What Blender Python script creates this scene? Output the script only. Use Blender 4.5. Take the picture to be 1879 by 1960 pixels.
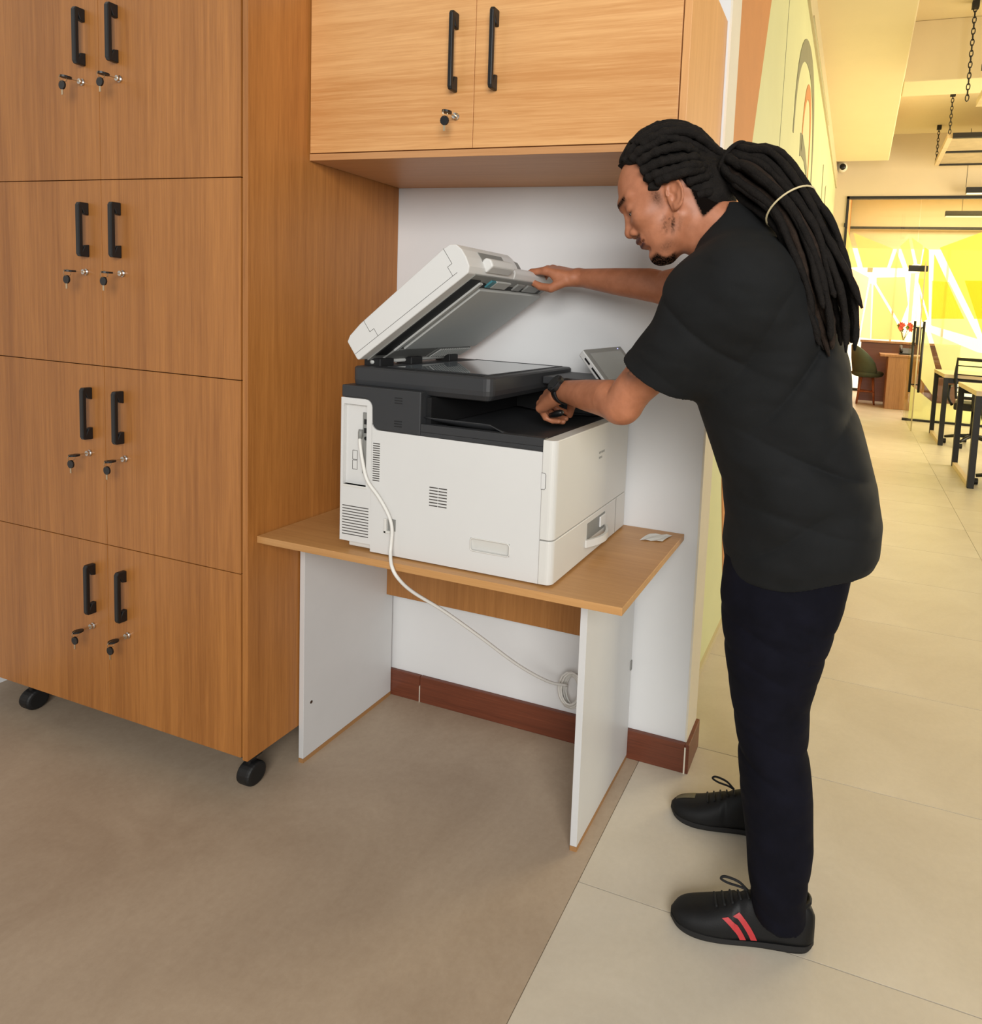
import bpy, math, random
import numpy as np
from mathutils import Matrix, Vector

for o in list(bpy.data.objects):
    bpy.data.objects.remove(o, do_unlink=True)
S = bpy.context.scene
COL = S.collection

# ------------------------------------------------------------------ camera
IW, IH = 1879.0, 1960.0
FPX, CX, CY = 1269.6756, 1216.818, 719.873
YAW, PIT, ROL = 0.3156, 0.0884, 0.053
CAM = np.array([1.5055, -1.9206, 1.3965])


def cam_axes():
    cy, sy = math.cos(YAW), math.sin(YAW)
    fwd = np.array([-sy * math.cos(PIT), cy * math.cos(PIT), -math.sin(PIT)])
    right = np.array([cy, sy, 0.])
    up = np.cross(right, fwd)
    r2 = math.cos(ROL) * right + math.sin(ROL) * up
    u2 = -math.sin(ROL) * right + math.cos(ROL) * up
    return r2, u2, fwd


RT, UP, FW = cam_axes()
cd = bpy.data.cameras.new('camera')
cam = bpy.data.objects.new('camera', cd)
COL.objects.link(cam)
M4 = Matrix(((RT[0], UP[0], -FW[0], CAM[0]), (RT[1], UP[1], -FW[1], CAM[1]), (RT[2], UP[2], -FW[2], CAM[2]), (0, 0, 0, 1)))
cam.matrix_world = M4
cd.sensor_fit = 'HORIZONTAL'
cd.sensor_width = 36
cd.lens = 36 * FPX / IW
cd.shift_x = (IW / 2 - CX) / IW
cd.shift_y = (CY - IH / 2) / IW
cd.clip_start = 0.05
cd.clip_end = 100
S.camera = cam


def W(u, v, y):
    """world point on the plane y = const that the survey pixel (u, v) measures"""
    d = RT * ((u - CX) / FPX) - UP * ((v - CY) / FPX) + FW
    return CAM + d * ((y - CAM[1]) / d[1])


# ------------------------------------------------------------------ world and lights
w = bpy.data.worlds.new('world')
S.world = w
w.use_nodes = True
bg = w.node_tree.nodes['Background']
bg.inputs[0].default_value = (0.88, 0.95, 1.0, 1)
bg.inputs[1].default_value = 0.27
S.view_settings.view_transform = 'Standard'
S.view_settings.look = 'None'
S.view_settings.gamma = 1
S.view_settings.use_curve_mapping = False
S.view_settings.exposure = 0.08


def area(name, loc, target, sx, sy, power, col):
    l = bpy.data.lights.new(name, 'AREA')
    l.shape = 'RECTANGLE'
    l.size, l.size_y = sx, sy
    l.energy = power
    l.color = col
    o = bpy.data.objects.new(name, l)
    COL.objects.link(o)
    o.location = loc
    d = Vector(target) - Vector(loc)
    o.rotation_euler = d.to_track_quat('-Z', 'Y').to_euler()
    return o


area('window_daylight', (3.0, -4.4, 2.5), (0.6, -0.2, 1.1), 2.4, 1.8, 215, (1.0, 0.98, 0.95))
area('corridor_warm_fill', (6.0, 6.4, 2.3), (1.5, 6.6, 2.3), 5.0, 2.4, 400, (1.0, 0.88, 0.62))  # added warm fill for the corridor, in place of bounced yellow light; no window there
area('reception_fill', (3.4, 11.6, 4.3), (3.4, 11.6, 0), 3.5, 3.0, 185, (1.0, 0.97, 0.82))  # added fill that brightens the reception room and the films; no such fixture


# ------------------------------------------------------------------ helpers
def lin(c):
    return tuple(((x / 255) / 12.92 if x / 255 <= 0.04045 else ((x / 255 + 0.055) / 1.055) ** 2.4) for x in c)


class MB:
    def __init__(s):
        s.v, s.f, s.mi = [], [], []

    def add(s, vs, fs, mi=0):
        b = len(s.v)
        s.v += [tuple(map(float, p)) for p in vs]
        s.f += [tuple(i + b for i in f) for f in fs]
        s.mi += [mi] * len(fs)
        return s

    def box(s, x0, y0, z0, x1, y1, z1, mi=0):
        vs = [(x0, y0, z0), (x1, y0, z0), (x1, y1, z0), (x0, y1, z0), (x0, y0, z1), (x1, y0, z1), (x1, y1, z1), (x0, y1, z1)]
        fs = [(0, 3, 2, 1), (4, 5, 6, 7), (0, 1, 5, 4), (1, 2, 6, 5), (2, 3, 7, 6), (3, 0, 4, 7)]
        return s.add(vs, fs, mi)

    def hexa(s, p):
        """8 corner points, bottom ring then top ring"""
        return s.add(p, [(0, 3, 2, 1), (4, 5, 6, 7), (0, 1, 5, 4), (1, 2, 6, 5), (2, 3, 7, 6), (3, 0, 4, 7)])

    def prism(s, poly, vec, mi=0):
        """closed 3D polygon extruded by vec"""
        n = len(poly)
        a = [np.array(p, float) for p in poly]
        b = [p + np.array(vec, float) for p in a]
        fs = [tuple(range(n - 1, -1, -1)), tuple(range(n, 2 * n))]
        fs += [(i, (i + 1) % n, n + (i + 1) % n, n + i) for i in range(n)]
        return s.add(a + b, fs, mi)

    def tube(s, pts, r, n=8, cap=True, mi=0, closed=False):
        pts = [np.array(p, float) for p in pts]
        m = len(pts)
        rs = r if hasattr(r, '__len__') else [r] * m
        T = []
        for i in range(m):
            if closed:
                t = pts[(i + 1) % m] - pts[i - 1]
            else:
                t = pts[min(i + 1, m - 1)] - pts[max(i - 1, 0)]
            T.append(t / (np.linalg.norm(t) + 1e-12))
        ref = np.array([0, 0, 1.]) if abs(T[0][2]) < .9 else np.array([1., 0, 0])
        nrm = np.cross(T[0], ref)
        nrm /= np.linalg.norm(nrm)
        vs = []
        for i in range(m):
            nrm = nrm - T[i] * (nrm @ T[i])
            nrm /= (np.linalg.norm(nrm) + 1e-12)
            bn = np.cross(T[i], nrm)
            for k in range(n):
                a = 2 * math.pi * k / n
                vs.append(pts[i] + rs[i] * (math.cos(a) * nrm + math.sin(a) * bn))
        fs = []
        for i in range(m if closed else m - 1):
            j = (i + 1) % m
            for k in range(n):
                k2 = (k + 1) % n
                fs.append((i * n + k, i * n + k2, j * n + k2, j * n + k))
        if cap and not closed:
            fs.append(tuple(range(n - 1, -1, -1)))
            fs.append(tuple((m - 1) * n + k for k in range(n)))
        return s.add(vs, fs, mi)

    def cyl(s, a, b, r, n=16, mi=0):
        return s.tube([a, b], r, n, True, mi)

    def lathe(s, c, prof, n=20, axis='z', mi=0):
        """prof: list of (radius, height along axis)"""
        vs, fs = [], []
        for r, h in prof:
            for k in range(n):
                a = 2 * math.pi * k / n
                p = {'z': (r * math.cos(a), r * math.sin(a), h), 'y': (r * math.cos(a), h, r * math.sin(a)), 'x': (h, r * math.cos(a), r * math.sin(a))}[axis]
                vs.append((c[0] + p[0], c[1] + p[1], c[2] + p[2]))
        for i in range(len(prof) - 1):
            for k in range(n):
                k2 = (k + 1) % n
                fs.append((i * n + k, i * n + k2, (i + 1) * n + k2, (i + 1) * n + k))
        fs.append(tuple(range(n)))
        fs.append(tuple((len(prof) - 1) * n + k for k in range(n)))
        return s.add(vs, fs, mi)

    def mesh(s, name):
        me = bpy.data.meshes.new(name)
        me.from_pydata(s.v, [], s.f)
        if any(s.mi):
            me.polygons.foreach_set('material_index', s.mi)
        me.update()
        import bmesh
        bm = bmesh.new()
        bm.from_mesh(me)
        bmesh.ops.recalc_face_normals(bm, faces=bm.faces)
        bm.to_mesh(me)
        bm.free()
        return me


def world_of(o):
    m = o.matrix_basis.copy() if o.parent is None else world_of(o.parent) @ o.matrix_parent_inverse @ o.matrix_basis
    return m


def setparent(o, p):
    if p is not None:
        o.parent = p
        o.matrix_parent_inverse = world_of(p).inverted()


def obj(name, mb, mat, parent=None, bevel=0, smooth=False, seg=2, label=None):
    me = mb if isinstance(mb, bpy.types.Mesh) else mb.mesh(name)
    mats = mat if isinstance(mat, (list, tuple)) else [mat]
    if not me.materials:
        for m in mats:
            me.materials.append(m)
    o = bpy.data.objects.new(name, me)
    COL.objects.link(o)
    setparent(o, parent)
    if bevel:
        b = o.modifiers.new('bevel', 'BEVEL')
        b.width = bevel
        b.segments = seg
        b.limit_method = 'ANGLE'
        b.angle_limit = math.radians(35)
        b.harden_normals = False
    if smooth:
        me.polygons.foreach_set('use_smooth', [True] * len(me.polygons))
        me.update()
    if label:
        o['label'] = label
    return o


def tag(o, label, cat=None, group=None, kind=None):
    o['label'] = label
    if cat:
        o['category'] = cat
    if group:
        o['group'] = group
    if kind:
        o['kind'] = kind
    return o


def thing(name, loc, label, cat, group=None):
    o = bpy.data.objects.new(name, None)
    o.empty_display_size = 0.1
    COL.objects.link(o)
    o.location = loc
    return tag(o, label, cat, group)


def struct(name, mb, mat, parent=None, bevel=0, label=None):
    o = obj(name, mb, mat, parent, bevel)
    if parent is None:
        o['kind'] = 'structure'
    if label:
        o['label'] = label
    return o


# ------------------------------------------------------------------ materials
def newmat(name):
    m = bpy.data.materials.new(name)
    m.use_nodes = True
    nt = m.node_tree
    return m, nt, nt.nodes['Principled BSDF']


def noise(nt, scale, detail=4, rough=0.5, vec=None, dist=0.0):
    n = nt.nodes.new('ShaderNodeTexNoise')
    n.inputs['Scale'].default_value = scale
    n.inputs['Detail'].default_value = detail
    n.inputs['Roughness'].default_value = rough
    n.inputs['Distortion'].default_value = dist
    if vec is not None:
        nt.links.new(vec, n.inputs['Vector'])
    return n


def coords(nt, scale=(1, 1, 1), rot=(0, 0, 0)):
    tc = nt.nodes.new('ShaderNodeTexCoord')
    mp = nt.nodes.new('ShaderNodeMapping')
    mp.inputs['Scale'].default_value = scale
    mp.inputs['Rotation'].default_value = rot
    nt.links.new(tc.outputs['Object'], mp.inputs['Vector'])
    return mp.outputs['Vector']


def ramp(nt, fac, stops):
    r = nt.nodes.new('ShaderNodeValToRGB')
    e = r.color_ramp.elements
    while len(e) < len(stops):
        e.new(0.5)
    for i, (p, c) in enumerate(stops):
        e[i].position = p
        e[i].color = (*c, 1)
    nt.links.new(fac, r.inputs['Fac'])
    return r.outputs['Color']


def bump(nt, p, height, strength=0.2, dist=0.01):
    b = nt.nodes.new('ShaderNodeBump')
    b.inputs['Strength'].default_value = strength
    b.inputs['Distance'].default_value = dist
    nt.links.new(height, b.inputs['Height'])
    nt.links.new(b.outputs['Normal'], p.inputs['Normal'])


def mat(name, c, rough=0.5, metal=0.0, var=0.06, nscale=8, bmp=0.0, bscale=200, spec=0.5, bdist=0.001):
    """plain surface with slight mottling"""
    m, nt, p = newmat(name)
    l = lin(c)
    vec = coords(nt)
    n = noise(nt, nscale, 4, 0.6, vec)
    lo = tuple(max(0, x * (1 - var)) for x in l)
    hi = tuple(min(1, x * (1 + var)) for x in l)
    nt.links.new(ramp(nt, n.outputs['Fac'], [(0.3, lo), (0.7, hi)]), p.inputs['Base Color'])
    p.inputs['Roughness'].default_value = rough
    p.inputs['Metallic'].default_value = metal
    p.inputs['Specular IOR Level'].default_value = spec
    if bmp:
        n2 = noise(nt, bscale, 3, 0.6, vec)
        bump(nt, p, n2.outputs['Fac'], bmp, bdist)
    return m


def emit(name, c, strength):
    m, nt, p = newmat(name)
    p.inputs['Base Color'].default_value = (*lin(c), 1)
    p.inputs['Emission Color'].default_value = (*lin(c), 1)
    p.inputs['Emission Strength'].default_value = strength
    return m


def wood(name, dark, light, axis, rough=0.42, fine=1.0, rot=(0, 0, 0), contrast=1.0):
    """straight-grained laminate; axis is the grain direction"""
    m, nt, p = newmat(name)
    i = 'xyz'.index(axis)
    s1 = [7.0, 7.0, 7.0]
    s1[i] = 0.35
    s2 = [70 * fine] * 3
    s2[i] = 1.6 * fine
    s3 = [260.0] * 3
    s3[i] = 9
    a = noise(nt, 1.0, 5, 0.55, coords(nt, s1, rot), 0.6)
    b = noise(nt, 1.0, 6, 0.65, coords(nt, s2, rot), 0.5)
    c = noise(nt, 1.0, 3, 0.6, coords(nt, s3, rot), 0.0)
    mx = nt.nodes.new('ShaderNodeMix')
    mx.data_type = 'FLOAT'
    mx.inputs[0].default_value = 0.5
    nt.links.new(a.outputs['Fac'], mx.inputs[2])
    nt.links.new(b.outputs['Fac'], mx.inputs[3])
    mx2 = nt.nodes.new('ShaderNodeMix')
    mx2.data_type = 'FLOAT'
    mx2.inputs[0].default_value = 0.25
    nt.links.new(mx.outputs[0], mx2.inputs[2])
    nt.links.new(c.outputs['Fac'], mx2.inputs[3])
    d, l = lin(dark), lin(light)
    mid = tuple((x + y) / 2 for x, y in zip(d, l))
    h = 0.16 / contrast
    col = ramp(nt, mx2.outputs[0], [(0.5 - h, d), (0.5, mid), (0.5 + h, l)])
    nt.links.new(col, p.inputs['Base Color'])
    p.inputs['Roughness'].default_value = rough
    bump(nt, p, mx2.outputs[0], 0.12, 0.002)
    return m


M = {}
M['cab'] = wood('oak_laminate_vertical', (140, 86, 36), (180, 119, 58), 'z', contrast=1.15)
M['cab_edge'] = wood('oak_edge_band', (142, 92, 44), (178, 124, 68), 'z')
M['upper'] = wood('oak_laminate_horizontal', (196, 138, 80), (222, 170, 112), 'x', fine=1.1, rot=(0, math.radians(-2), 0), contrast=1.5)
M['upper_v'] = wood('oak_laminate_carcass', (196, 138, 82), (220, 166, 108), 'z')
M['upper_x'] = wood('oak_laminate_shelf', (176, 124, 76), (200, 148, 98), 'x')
M['table'] = wood('beech_laminate_top', (170, 122, 70), (196, 148, 94), 'x', rough=0.38)
M['plinth'] = wood('beech_plinth', (150, 108, 66), (172, 128, 80), 'y')
M['skirt'] = wood('mahogany_skirting', (78, 40, 26), (124, 66, 44), 'x', rough=0.4)
M['wall'] = mat('white_wall_paint', (218, 219, 219), 0.75, var=0.02, nscale=3, bmp=0.05, bscale=350)
M['panel'] = mat('white_melamine', (204, 204, 203), 0.4, var=0.02, nscale=6, bmp=0.03, bscale=500)
M['black'] = mat('black_plastic', (16, 16, 17), 0.42, var=0.1)
M['blackmetal'] = mat('black_powder_coat', (20, 19, 18), 0.5, var=0.1)
M['chrome'] = mat('chrome', (200, 196, 190), 0.18, 1.0, var=0.03)
M['brass'] = mat('key_ring_steel', (206, 190, 160), 0.3, 1.0, var=0.03)
M['gap'] = mat('cabinet_interior', (60, 38, 20), 0.8)
M['pwhite'] = mat('printer_white_plastic', (206, 205, 202), 0.48, var=0.012, nscale=5, bmp=0.06, bscale=900)
M['pwhite2'] = mat('printer_offwhite_plastic', (206, 204, 198), 0.45, var=0.012, nscale=5, bmp=0.06, bscale=900)
M['pblack'] = mat('printer_charcoal_plastic', (44, 45, 47), 0.5, var=0.05, bmp=0.08, bscale=900)
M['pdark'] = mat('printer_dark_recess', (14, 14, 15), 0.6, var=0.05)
M['pgrey'] = mat('printer_grey_plastic', (128, 128, 124), 0.5, var=0.05)
M['pad'] = mat('platen_pad', (176, 177, 173), 0.55, var=0.015)
M['slot'] = mat('vent_slot_shadow', (70, 66, 62), 0.7, var=0.05)
M['glass_scan'] = mat('scanner_glass', (120, 128, 132), 0.03, var=0.01, spec=1.0)
M['screen'] = mat('tablet_screen', (150, 152, 148), 0.08, var=0.03, spec=0.8)
M['cable'] = mat('white_cable', (214, 212, 206), 0.5, var=0.03)
M['paper'] = mat('paper_label', (214, 214, 210), 0.7, var=0.03)
M['teal'] = mat('teal_lever', (60, 120, 130), 0.5)
M['orange'] = mat('mural_terracotta_paint', (196, 132, 76), 0.7, var=0.04)
M['green'] = mat('mural_sage_paint', (206, 208, 160), 0.6, var=0.03, nscale=2)
M['olive'] = mat('mural_grey_line', (130, 128, 100), 0.7)
M['cream'] = mat('cream_wall_paint', (228, 210, 172), 0.8, var=0.02, nscale=2)
M['creamceil'] = mat('cream_ceiling_paint', (232, 214, 172), 0.85, var=0.02, nscale=2)
M['beige'] = mat('beige_far_wall_paint', (214, 196, 166), 0.8, var=0.02, nscale=2)
M['greytrim'] = mat('grey_pipe_trim', (196, 182, 146), 0.7, var=0.04)
M['trimwhite'] = mat('painted_wall_return', (222, 214, 196), 0.75, var=0.02)
M['deskwood'] = wood('desk_plywood', (198, 174, 134), (222, 200, 162), 'x')
M['recwood'] = wood('reception_chipboard', (128, 88, 58), (176, 132, 92), 'z', contrast=1.3)
M['recdark'] = wood('reception_dark_front', (92, 56, 44), (120, 78, 62), 'x')
M['stoolgreen'] = mat('green_upholstery', (66, 78, 60), 0.7, var=0.1, bmp=0.2, bscale=300)
M['stoolleg'] = wood('stool_leg', (120, 62, 36), (150, 84, 50), 'z')
M['red'] = mat('red_flower', (214, 92, 70), 0.6)
M['leaf'] = mat('leaf_green', (120, 130, 50), 0.6)
M['mesh'] = mat('rack_mesh', (186, 168, 136), 0.7, var=0.1)
M['tyre'] = mat('castor_rubber', (12, 12, 12), 0.6)


def film(name, c, tr=0.55):
    m, nt, p = newmat(name)
    out = nt.nodes['Material Output']
    t = nt.nodes.new('ShaderNodeBsdfTransparent')
    d = nt.nodes.new('ShaderNodeBsdfTranslucent')
    df = nt.nodes.new('ShaderNodeBsdfDiffuse')
    col = (*lin(c), 1)
    for n in (t, d, df):
        n.inputs['Color'].default_value = col
    m1 = nt.nodes.new('ShaderNodeMixShader')
    m1.inputs[0].default_value = 0.5
    nt.links.new(d.outputs[0], m1.inputs[1])
    nt.links.new(df.outputs[0], m1.inputs[2])
    m2 = nt.nodes.new('ShaderNodeMixShader')
    m2.inputs[0].default_value = tr
    nt.links.new(m1.outputs[0], m2.inputs[1])
    nt.links.new(t.outputs[0], m2.inputs[2])
    nt.links.new(m2.outputs[0], out.inputs['Surface'])
    return m


M['film_y'] = film('yellow_frosted_film', (252, 250, 205))
M['film_a'] = film('amber_frosted_film', (251, 240, 156))
M['film_o'] = film('olive_frosted_film', (246, 240, 192), 0.45)
M['film_p'] = film('peach_frosted_film', (255, 238, 220), 0.4)
M['film_g'] = film('orange_frosted_film', (255, 232, 190), 0.4)
M['film_l'] = film('lime_frosted_film', (252, 254, 220))


def glassmat(name, tint=(250, 250, 240)):
    m, nt, p = newmat(name)
    out = nt.nodes['Material Output']
    t = nt.nodes.new('ShaderNodeBsdfTransparent')
    t.inputs['Color'].default_value = (*lin(tint), 1)
    g = nt.nodes.new('ShaderNodeBsdfGlossy')
    g.inputs['Roughness'].default_value = 0.02
    mx = nt.nodes.new('ShaderNodeMixShader')
    mx.inputs[0].default_value = 0.05
    nt.links.new(t.outputs[0], mx.inputs[1])
    nt.links.new(g.outputs[0], mx.inputs[2])
    nt.links.new(mx.outputs[0], out.inputs['Surface'])
    return m


M['pane'] = glassmat('clear_pane')
M['sky_pane'] = emit('bright_window_pane', (255, 250, 224), 0.98)


def floor_mat(name, dark, light, rough):
    m, nt, p = newmat(name)
    a = noise(nt, 2.2, 7, 0.62, coords(nt, (1, 1, 1)), 0.8)
    b = noise(nt, 60, 4, 0.7, coords(nt, (1, 1, 1)))
    mx = nt.nodes.new('ShaderNodeMix')
    mx.data_type = 'FLOAT'
    mx.inputs[0].default_value = 0.25
    nt.links.new(a.outputs['Fac'], mx.inputs[2])
    nt.links.new(b.outputs['Fac'], mx.inputs[3])
    d, l = lin(dark), lin(light)
    nt.links.new(ramp(nt, mx.outputs[0], [(0.3, d), (0.7, l)]), p.inputs['Base Color'])
    p.inputs['Roughness'].default_value = rough
    bump(nt, p, mx.outputs[0], 0.05, 0.003)
    return m


M['floor_l'] = floor_mat('brown_cement_floor', (152, 133, 112), (180, 162, 140), 0.5)
M['tile'] = floor_mat('beige_stone_tile', (188, 178, 160), (206, 197, 180), 0.36)
M['grout'] = mat('tile_grout', (140, 128, 110), 0.9)

# ================================================================== THE SETTING
XW = 1.1005      # right end of the white wall
ZC = 4.42        # ceiling
GX = 1.015       # green wall plane
b = MB().box(-2.2, -3.2, -0.03, 0.959, 0.0, 0.0)
floor = struct('floor', b, M['floor_l'], label='brown cement floor meeting pale stone tiles')
gb = obj('grout_bed', MB().box(0.959, -3.2, -0.03, 6.4, 14.2, -0.0025), M['grout'], floor)
TY0 = -0.494
tx = [0.961, 2.361, 3.761, 5.161, 6.4]
tile_mesh = {}
for j in range(-5, 24):
    y0 = TY0 + j * 0.624
    for i in range(len(tx) - 1):
        wd = round(tx[i + 1] - tx[i] - 0.0025, 4)
        if wd not in tile_mesh:
            me = MB().box(0, 0, -0.02, wd, 0.6215, 0).mesh('floor_tile')
            me.materials.append(M['tile'])
            tile_mesh[wd] = me
        o = bpy.data.objects.new('floor_tile', tile_mesh[wd])
        COL.objects.link(o)
        o.location = (tx[i], y0, 0)
        setparent(o, floor)

# white back wall of the nook, with the return towards the corridor
b = MB().box(-1.25, 0.0, 0.0, XW, 0.13, ZC)
struct('wall_back', b, M['wall'], label='white painted wall behind the printer')
ret = MB().box(XW - 0.001, 0.001, 0.0, XW + 0.006, 0.132, ZC)
struct('trim_1', ret, M['trimwhite'], label='cream return at the end of the white wall')
b = MB().box(-1.35, -3.2, 0, -1.25, 0.13, ZC)
struct('wall_left', b, M['wall'], label='unseen white side wall added beyond the tall cabinet')  # out of view, added to block world light from the left
# skirting
bb = MB().box(0.003, -0.014, 0, 0.14, 0.0, 0.0945)
sk = struct('baseboard_back', bb, M['skirt'], bevel=0.002, label='dark red wooden skirting under the printer table')
obj('skirting_board', MB().box(0.1425, -0.0145, 0, XW + 0.004, 0.0, 0.0945), M['skirt'], sk, 0.002)
obj('skirting_board', MB().box(-1.245, -0.0145, 0, 0.002, 0.0, 0.0945), M['skirt'], sk, 0.002)
obj('plaster_smear', MB().box(0.1405, -0.016, 0.0, 0.142, -0.001, 0.06), M['trimwhite'], sk)
obj('skirting_end', MB().box(XW + 0.004, -0.014, 0, XW + 0.018, 0.134, 0.094), M['skirt'], sk, 0.002)
obj('corner_filler', MB().box(XW + 0.0035, -0.0155, 0.0, XW + 0.008, -0.0135, 0.085), M['trimwhite'], sk)

# corridor green wall with mural
b = MB().box(GX - 0.12, 0.132, 0.03, GX, 9.3, 3.61)
wg = struct('wall_corridor', b, M['green'], label='sage green corridor wall with painted line mural')
T = 0.004


def mural(name, pts, m, th=T):
    return obj(name, MB().prism([(GX, y, z) for y, z in pts], (th, 0, 0)), m, wg)


mural('mural_terracotta_field', [(0.14, 3.60), (1.57, 3.60), (1.01, 2.18), (0.92, 1.95), (0.60, 1.3), (0.14, 2.1)], M['orange'])
mural('mural_terracotta_wedge', [(0.60, 1.3), (0.80, 0.78), (0.998, 0.253), (1.09, 0.031), (1.9, 0.031), (1.1, 1.3), (0.92, 1.95)], M['orange'])


def mural_line(name, pts, w_, m):
    pts = [np.array(p, float) for p in pts]
    L, R_ = [], []
    n = len(pts)
    for i in range(n):
        t = pts[min(i + 1, n - 1)] - pts[max(i - 1, 0)]
        t /= np.linalg.norm(t)
        nn = np.array([-t[1], t[0]])
        ww = w_[i] if hasattr(w_, '__len__') else w_
        L.append(pts[i] + nn * ww / 2)
        R_.append(pts[i] - nn * ww / 2)
    mb = MB()
    for i in range(n - 1):
        mb.prism([(GX, *L[i]), (GX, *L[i + 1]), (GX, *R_[i + 1]), (GX, *R_[i])], (T, 0, 0))
    return obj(name, mb, m, wg)


def arch(y0, y1, z0l, z0r, zt, w0):
    pts, ws = [], []
    for k in range(21):
        a = math.pi * (1 - k / 20)
        c, s_ = math.cos(a), math.sin(a)
        yy = (y0 + y1) / 2 + (y1 - y0) / 2 * c
        z0 = z0l if c < 0 else z0r
        zz = z0 + (zt - z0) * s_ ** 0.7
        pts.append((yy, zz))
        ws.append(w0 * (0.25 + 0.75 * s_))
    return pts, ws


p_, w_ = arch(2.59, 4.35, 2.648, 2.3, 3.40, 0.16)
mural_line('mural_arch_line', p_, w_, M['olive'])
p_, w_ = arch(3.20, 3.93, 2.68, 2.5, 3.20, 0.11)
mural_line('mural_inner_arch_line', p_, w_, M['orange'])
mural_line('mural_hook_line', [(3.10, 2.70), (3.25, 2.73), (3.5, 2.72), (3.75, 2.66), (3.9, 2.5), (3.95, 2.2)], [.16, .15, .1, .08, .06, .04], M['olive'])
mural_line('mural_stroke', [(5.9, 3.2), (6.0, 2.7)], [.1, .05], M['olive'])
mural_line('mural_stroke', [(6.6, 3.1), (6.9, 2.3)], [.14, .06], M['olive'])
obj('panel_joint', MB().box(GX, 1.95, 0.03, GX + 0.002, 1.956, 3.61), M['olive'], wg)
obj('floor_strip', MB().box(GX, 0.132, 0.0, GX + 0.012, 9.3, 0.03), M['greytrim'], wg)
struct('trim_2', MB().box(GX - 0.12, 0.132, 3.61, GX + 0.02, 9.3, 3.845), M['greytrim'], label='grey strip above the green wall')
obj('conduit_clip', MB().box(GX + 0.02, 3.2, 3.62, GX + 0.03, 5.9, 3.635), M['chrome'], bpy.data.objects['trim_2'])

# ceiling, soffit, beam
ce = struct('ceiling', MB().box(-1.25, -1.6, ZC, 6.4, 14.2, ZC + 0.1), M['creamceil'], label='cream ceiling of the corridor office')
obj('soffit', MB().box(GX, 0.135, 3.845, 1.762, 8.53, ZC - 0.001), M['creamceil'], ce, 0.01)
obj('beam', MB().box(1.763, 5.31, 3.845, 6.3, 5.75, ZC - 0.001), M['creamceil'], ce, 0.008)
obj('beam', MB().box(1.763, 0.9, 3.845, 6.3, 1.34, ZC - 0.001), M['creamceil'], ce, 0.008)

# far wall around the glass partition, y = 9.3
YF = 9.3
wf = MB()
wf.box(GX - 0.12, YF, 0, 1.205, YF + 0.12, ZC)
wf.box(1.205, YF, 3.481, 6.4, YF + 0.12, ZC)
struct('wall_far', wf, M['beige'], label='beige far wall around the glass partition')
struct('wall_right', MB().box(6.4, 8.2, 0, 6.5, 14.2, ZC), M['cream'], label='cream wall closing the office')
# glass partition
fr = MB()
fr.box(1.205, YF - 0.02, 0, 1.245, YF + 0.06, 3.48)
fr.box(1.205, YF - 0.02, 3.44, 6.3, YF + 0.06, 3.48)
fr.box(2.30, YF - 0.02, 0, 6.3, YF + 0.06, 0.035)
win1 = struct('window_1', fr, M['blackmetal'], label='black framed glass partition with yellow frosted shapes')
obj('pane', MB().box(1.245, YF + 0.01, 2.37, 2.30, YF + 0.022, 3.44), M['pane'], win1)
obj('pane', MB().box(2.31, YF + 0.01, 0.035, 4.3, YF + 0.022, 3.44), M['pane'], win1)
obj('pane', MB().box(4.31, YF + 0.01, 0.035, 6.3, YF + 0.022, 3.44), M['pane'], win1)
obj('hinge_block', MB().box(1.19, YF - 0.03, 3.0, 1.24, YF - 0.021, 3.06), M['blackmetal'], win1)


def zoomA(u, v):      # survey crop of the upper partition
    return (1600 + u / 6.735, 330 + v / 6.735)


def zoomB(u, v):      # survey crop of the lower partition
    return (1560 + u / 3.498, 400 + v / 3.5)


def shape(name, pts, m, parent, y, zoom=zoomA, th=0.003):
    P = [W(*zoom(*p), y) for p in pts]
    return obj(name, MB().prism(P, (0, th, 0)), m, parent)


YA = YF - 0.006
shape('film_shape', [(220, 775), (735, 985), (655, 1225), (345, 1225)], M['film_o'], win1, YA)
shape('film_shape', [(140, 720), (190, 905), (275, 1220), (110, 1230)], M['film_y'], win1, YA)
shape('film_shape', [(935, 855), (1000, 1180), (925, 1230), (825, 950)], M['film_o'], win1, YA)
shape('film_shape', [(972, 838), (1120, 945), (1085, 1185), (1045, 1180)], M['film_o'], win1, YA)
shape('film_shape', [(778, 1020), (858, 1232), (700, 1232)], M['film_o'], win1, YA)
shape('film_shape', [(1140, 965), (1195, 1000), (1195, 1880), (1060, 1400)], M['film_a'], win1, YA)
shape('film_shape', [(1335, 970), (1879, 770), (1950, 760), (1950, 1886), (1780, 1886)], M['film_a'], win1, YA)
shape('film_shape', [(1265, 1050), (1650, 1886), (1225, 1886)], M['film_a'], win1, YA)
shape('film_shape', [(780, 480), (895, 490), (1085, 870), (775, 780)], M['film_y'], win1, YA, zoomB)
shape('film_shape', [(1000, 480), (1300, 480), (1300, 900), (1130, 880)], M['film_a'], win1, YA, zoomB)
shape('film_shape', [(775, 830), (1085, 960), (1300, 1000), (1300, 1130), (850, 1080)], M['film_l'], win1, YA, zoomB)
shape('film_shape', [(700, 560), (750, 740), (715, 760)], M['film_a'], win1, YA, zoomB)
shape('film_shape', [(705, 790), (745, 830), (810, 1090), (800, 1270), (700, 1130)], M['film_l'], win1, YA, zoomB)
shape('film_shape', [(640, 1180), (790, 1300), (1300, 1330), (1300, 1480), (620, 1415)], M['film_l'], win1, YA, zoomB)

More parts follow.
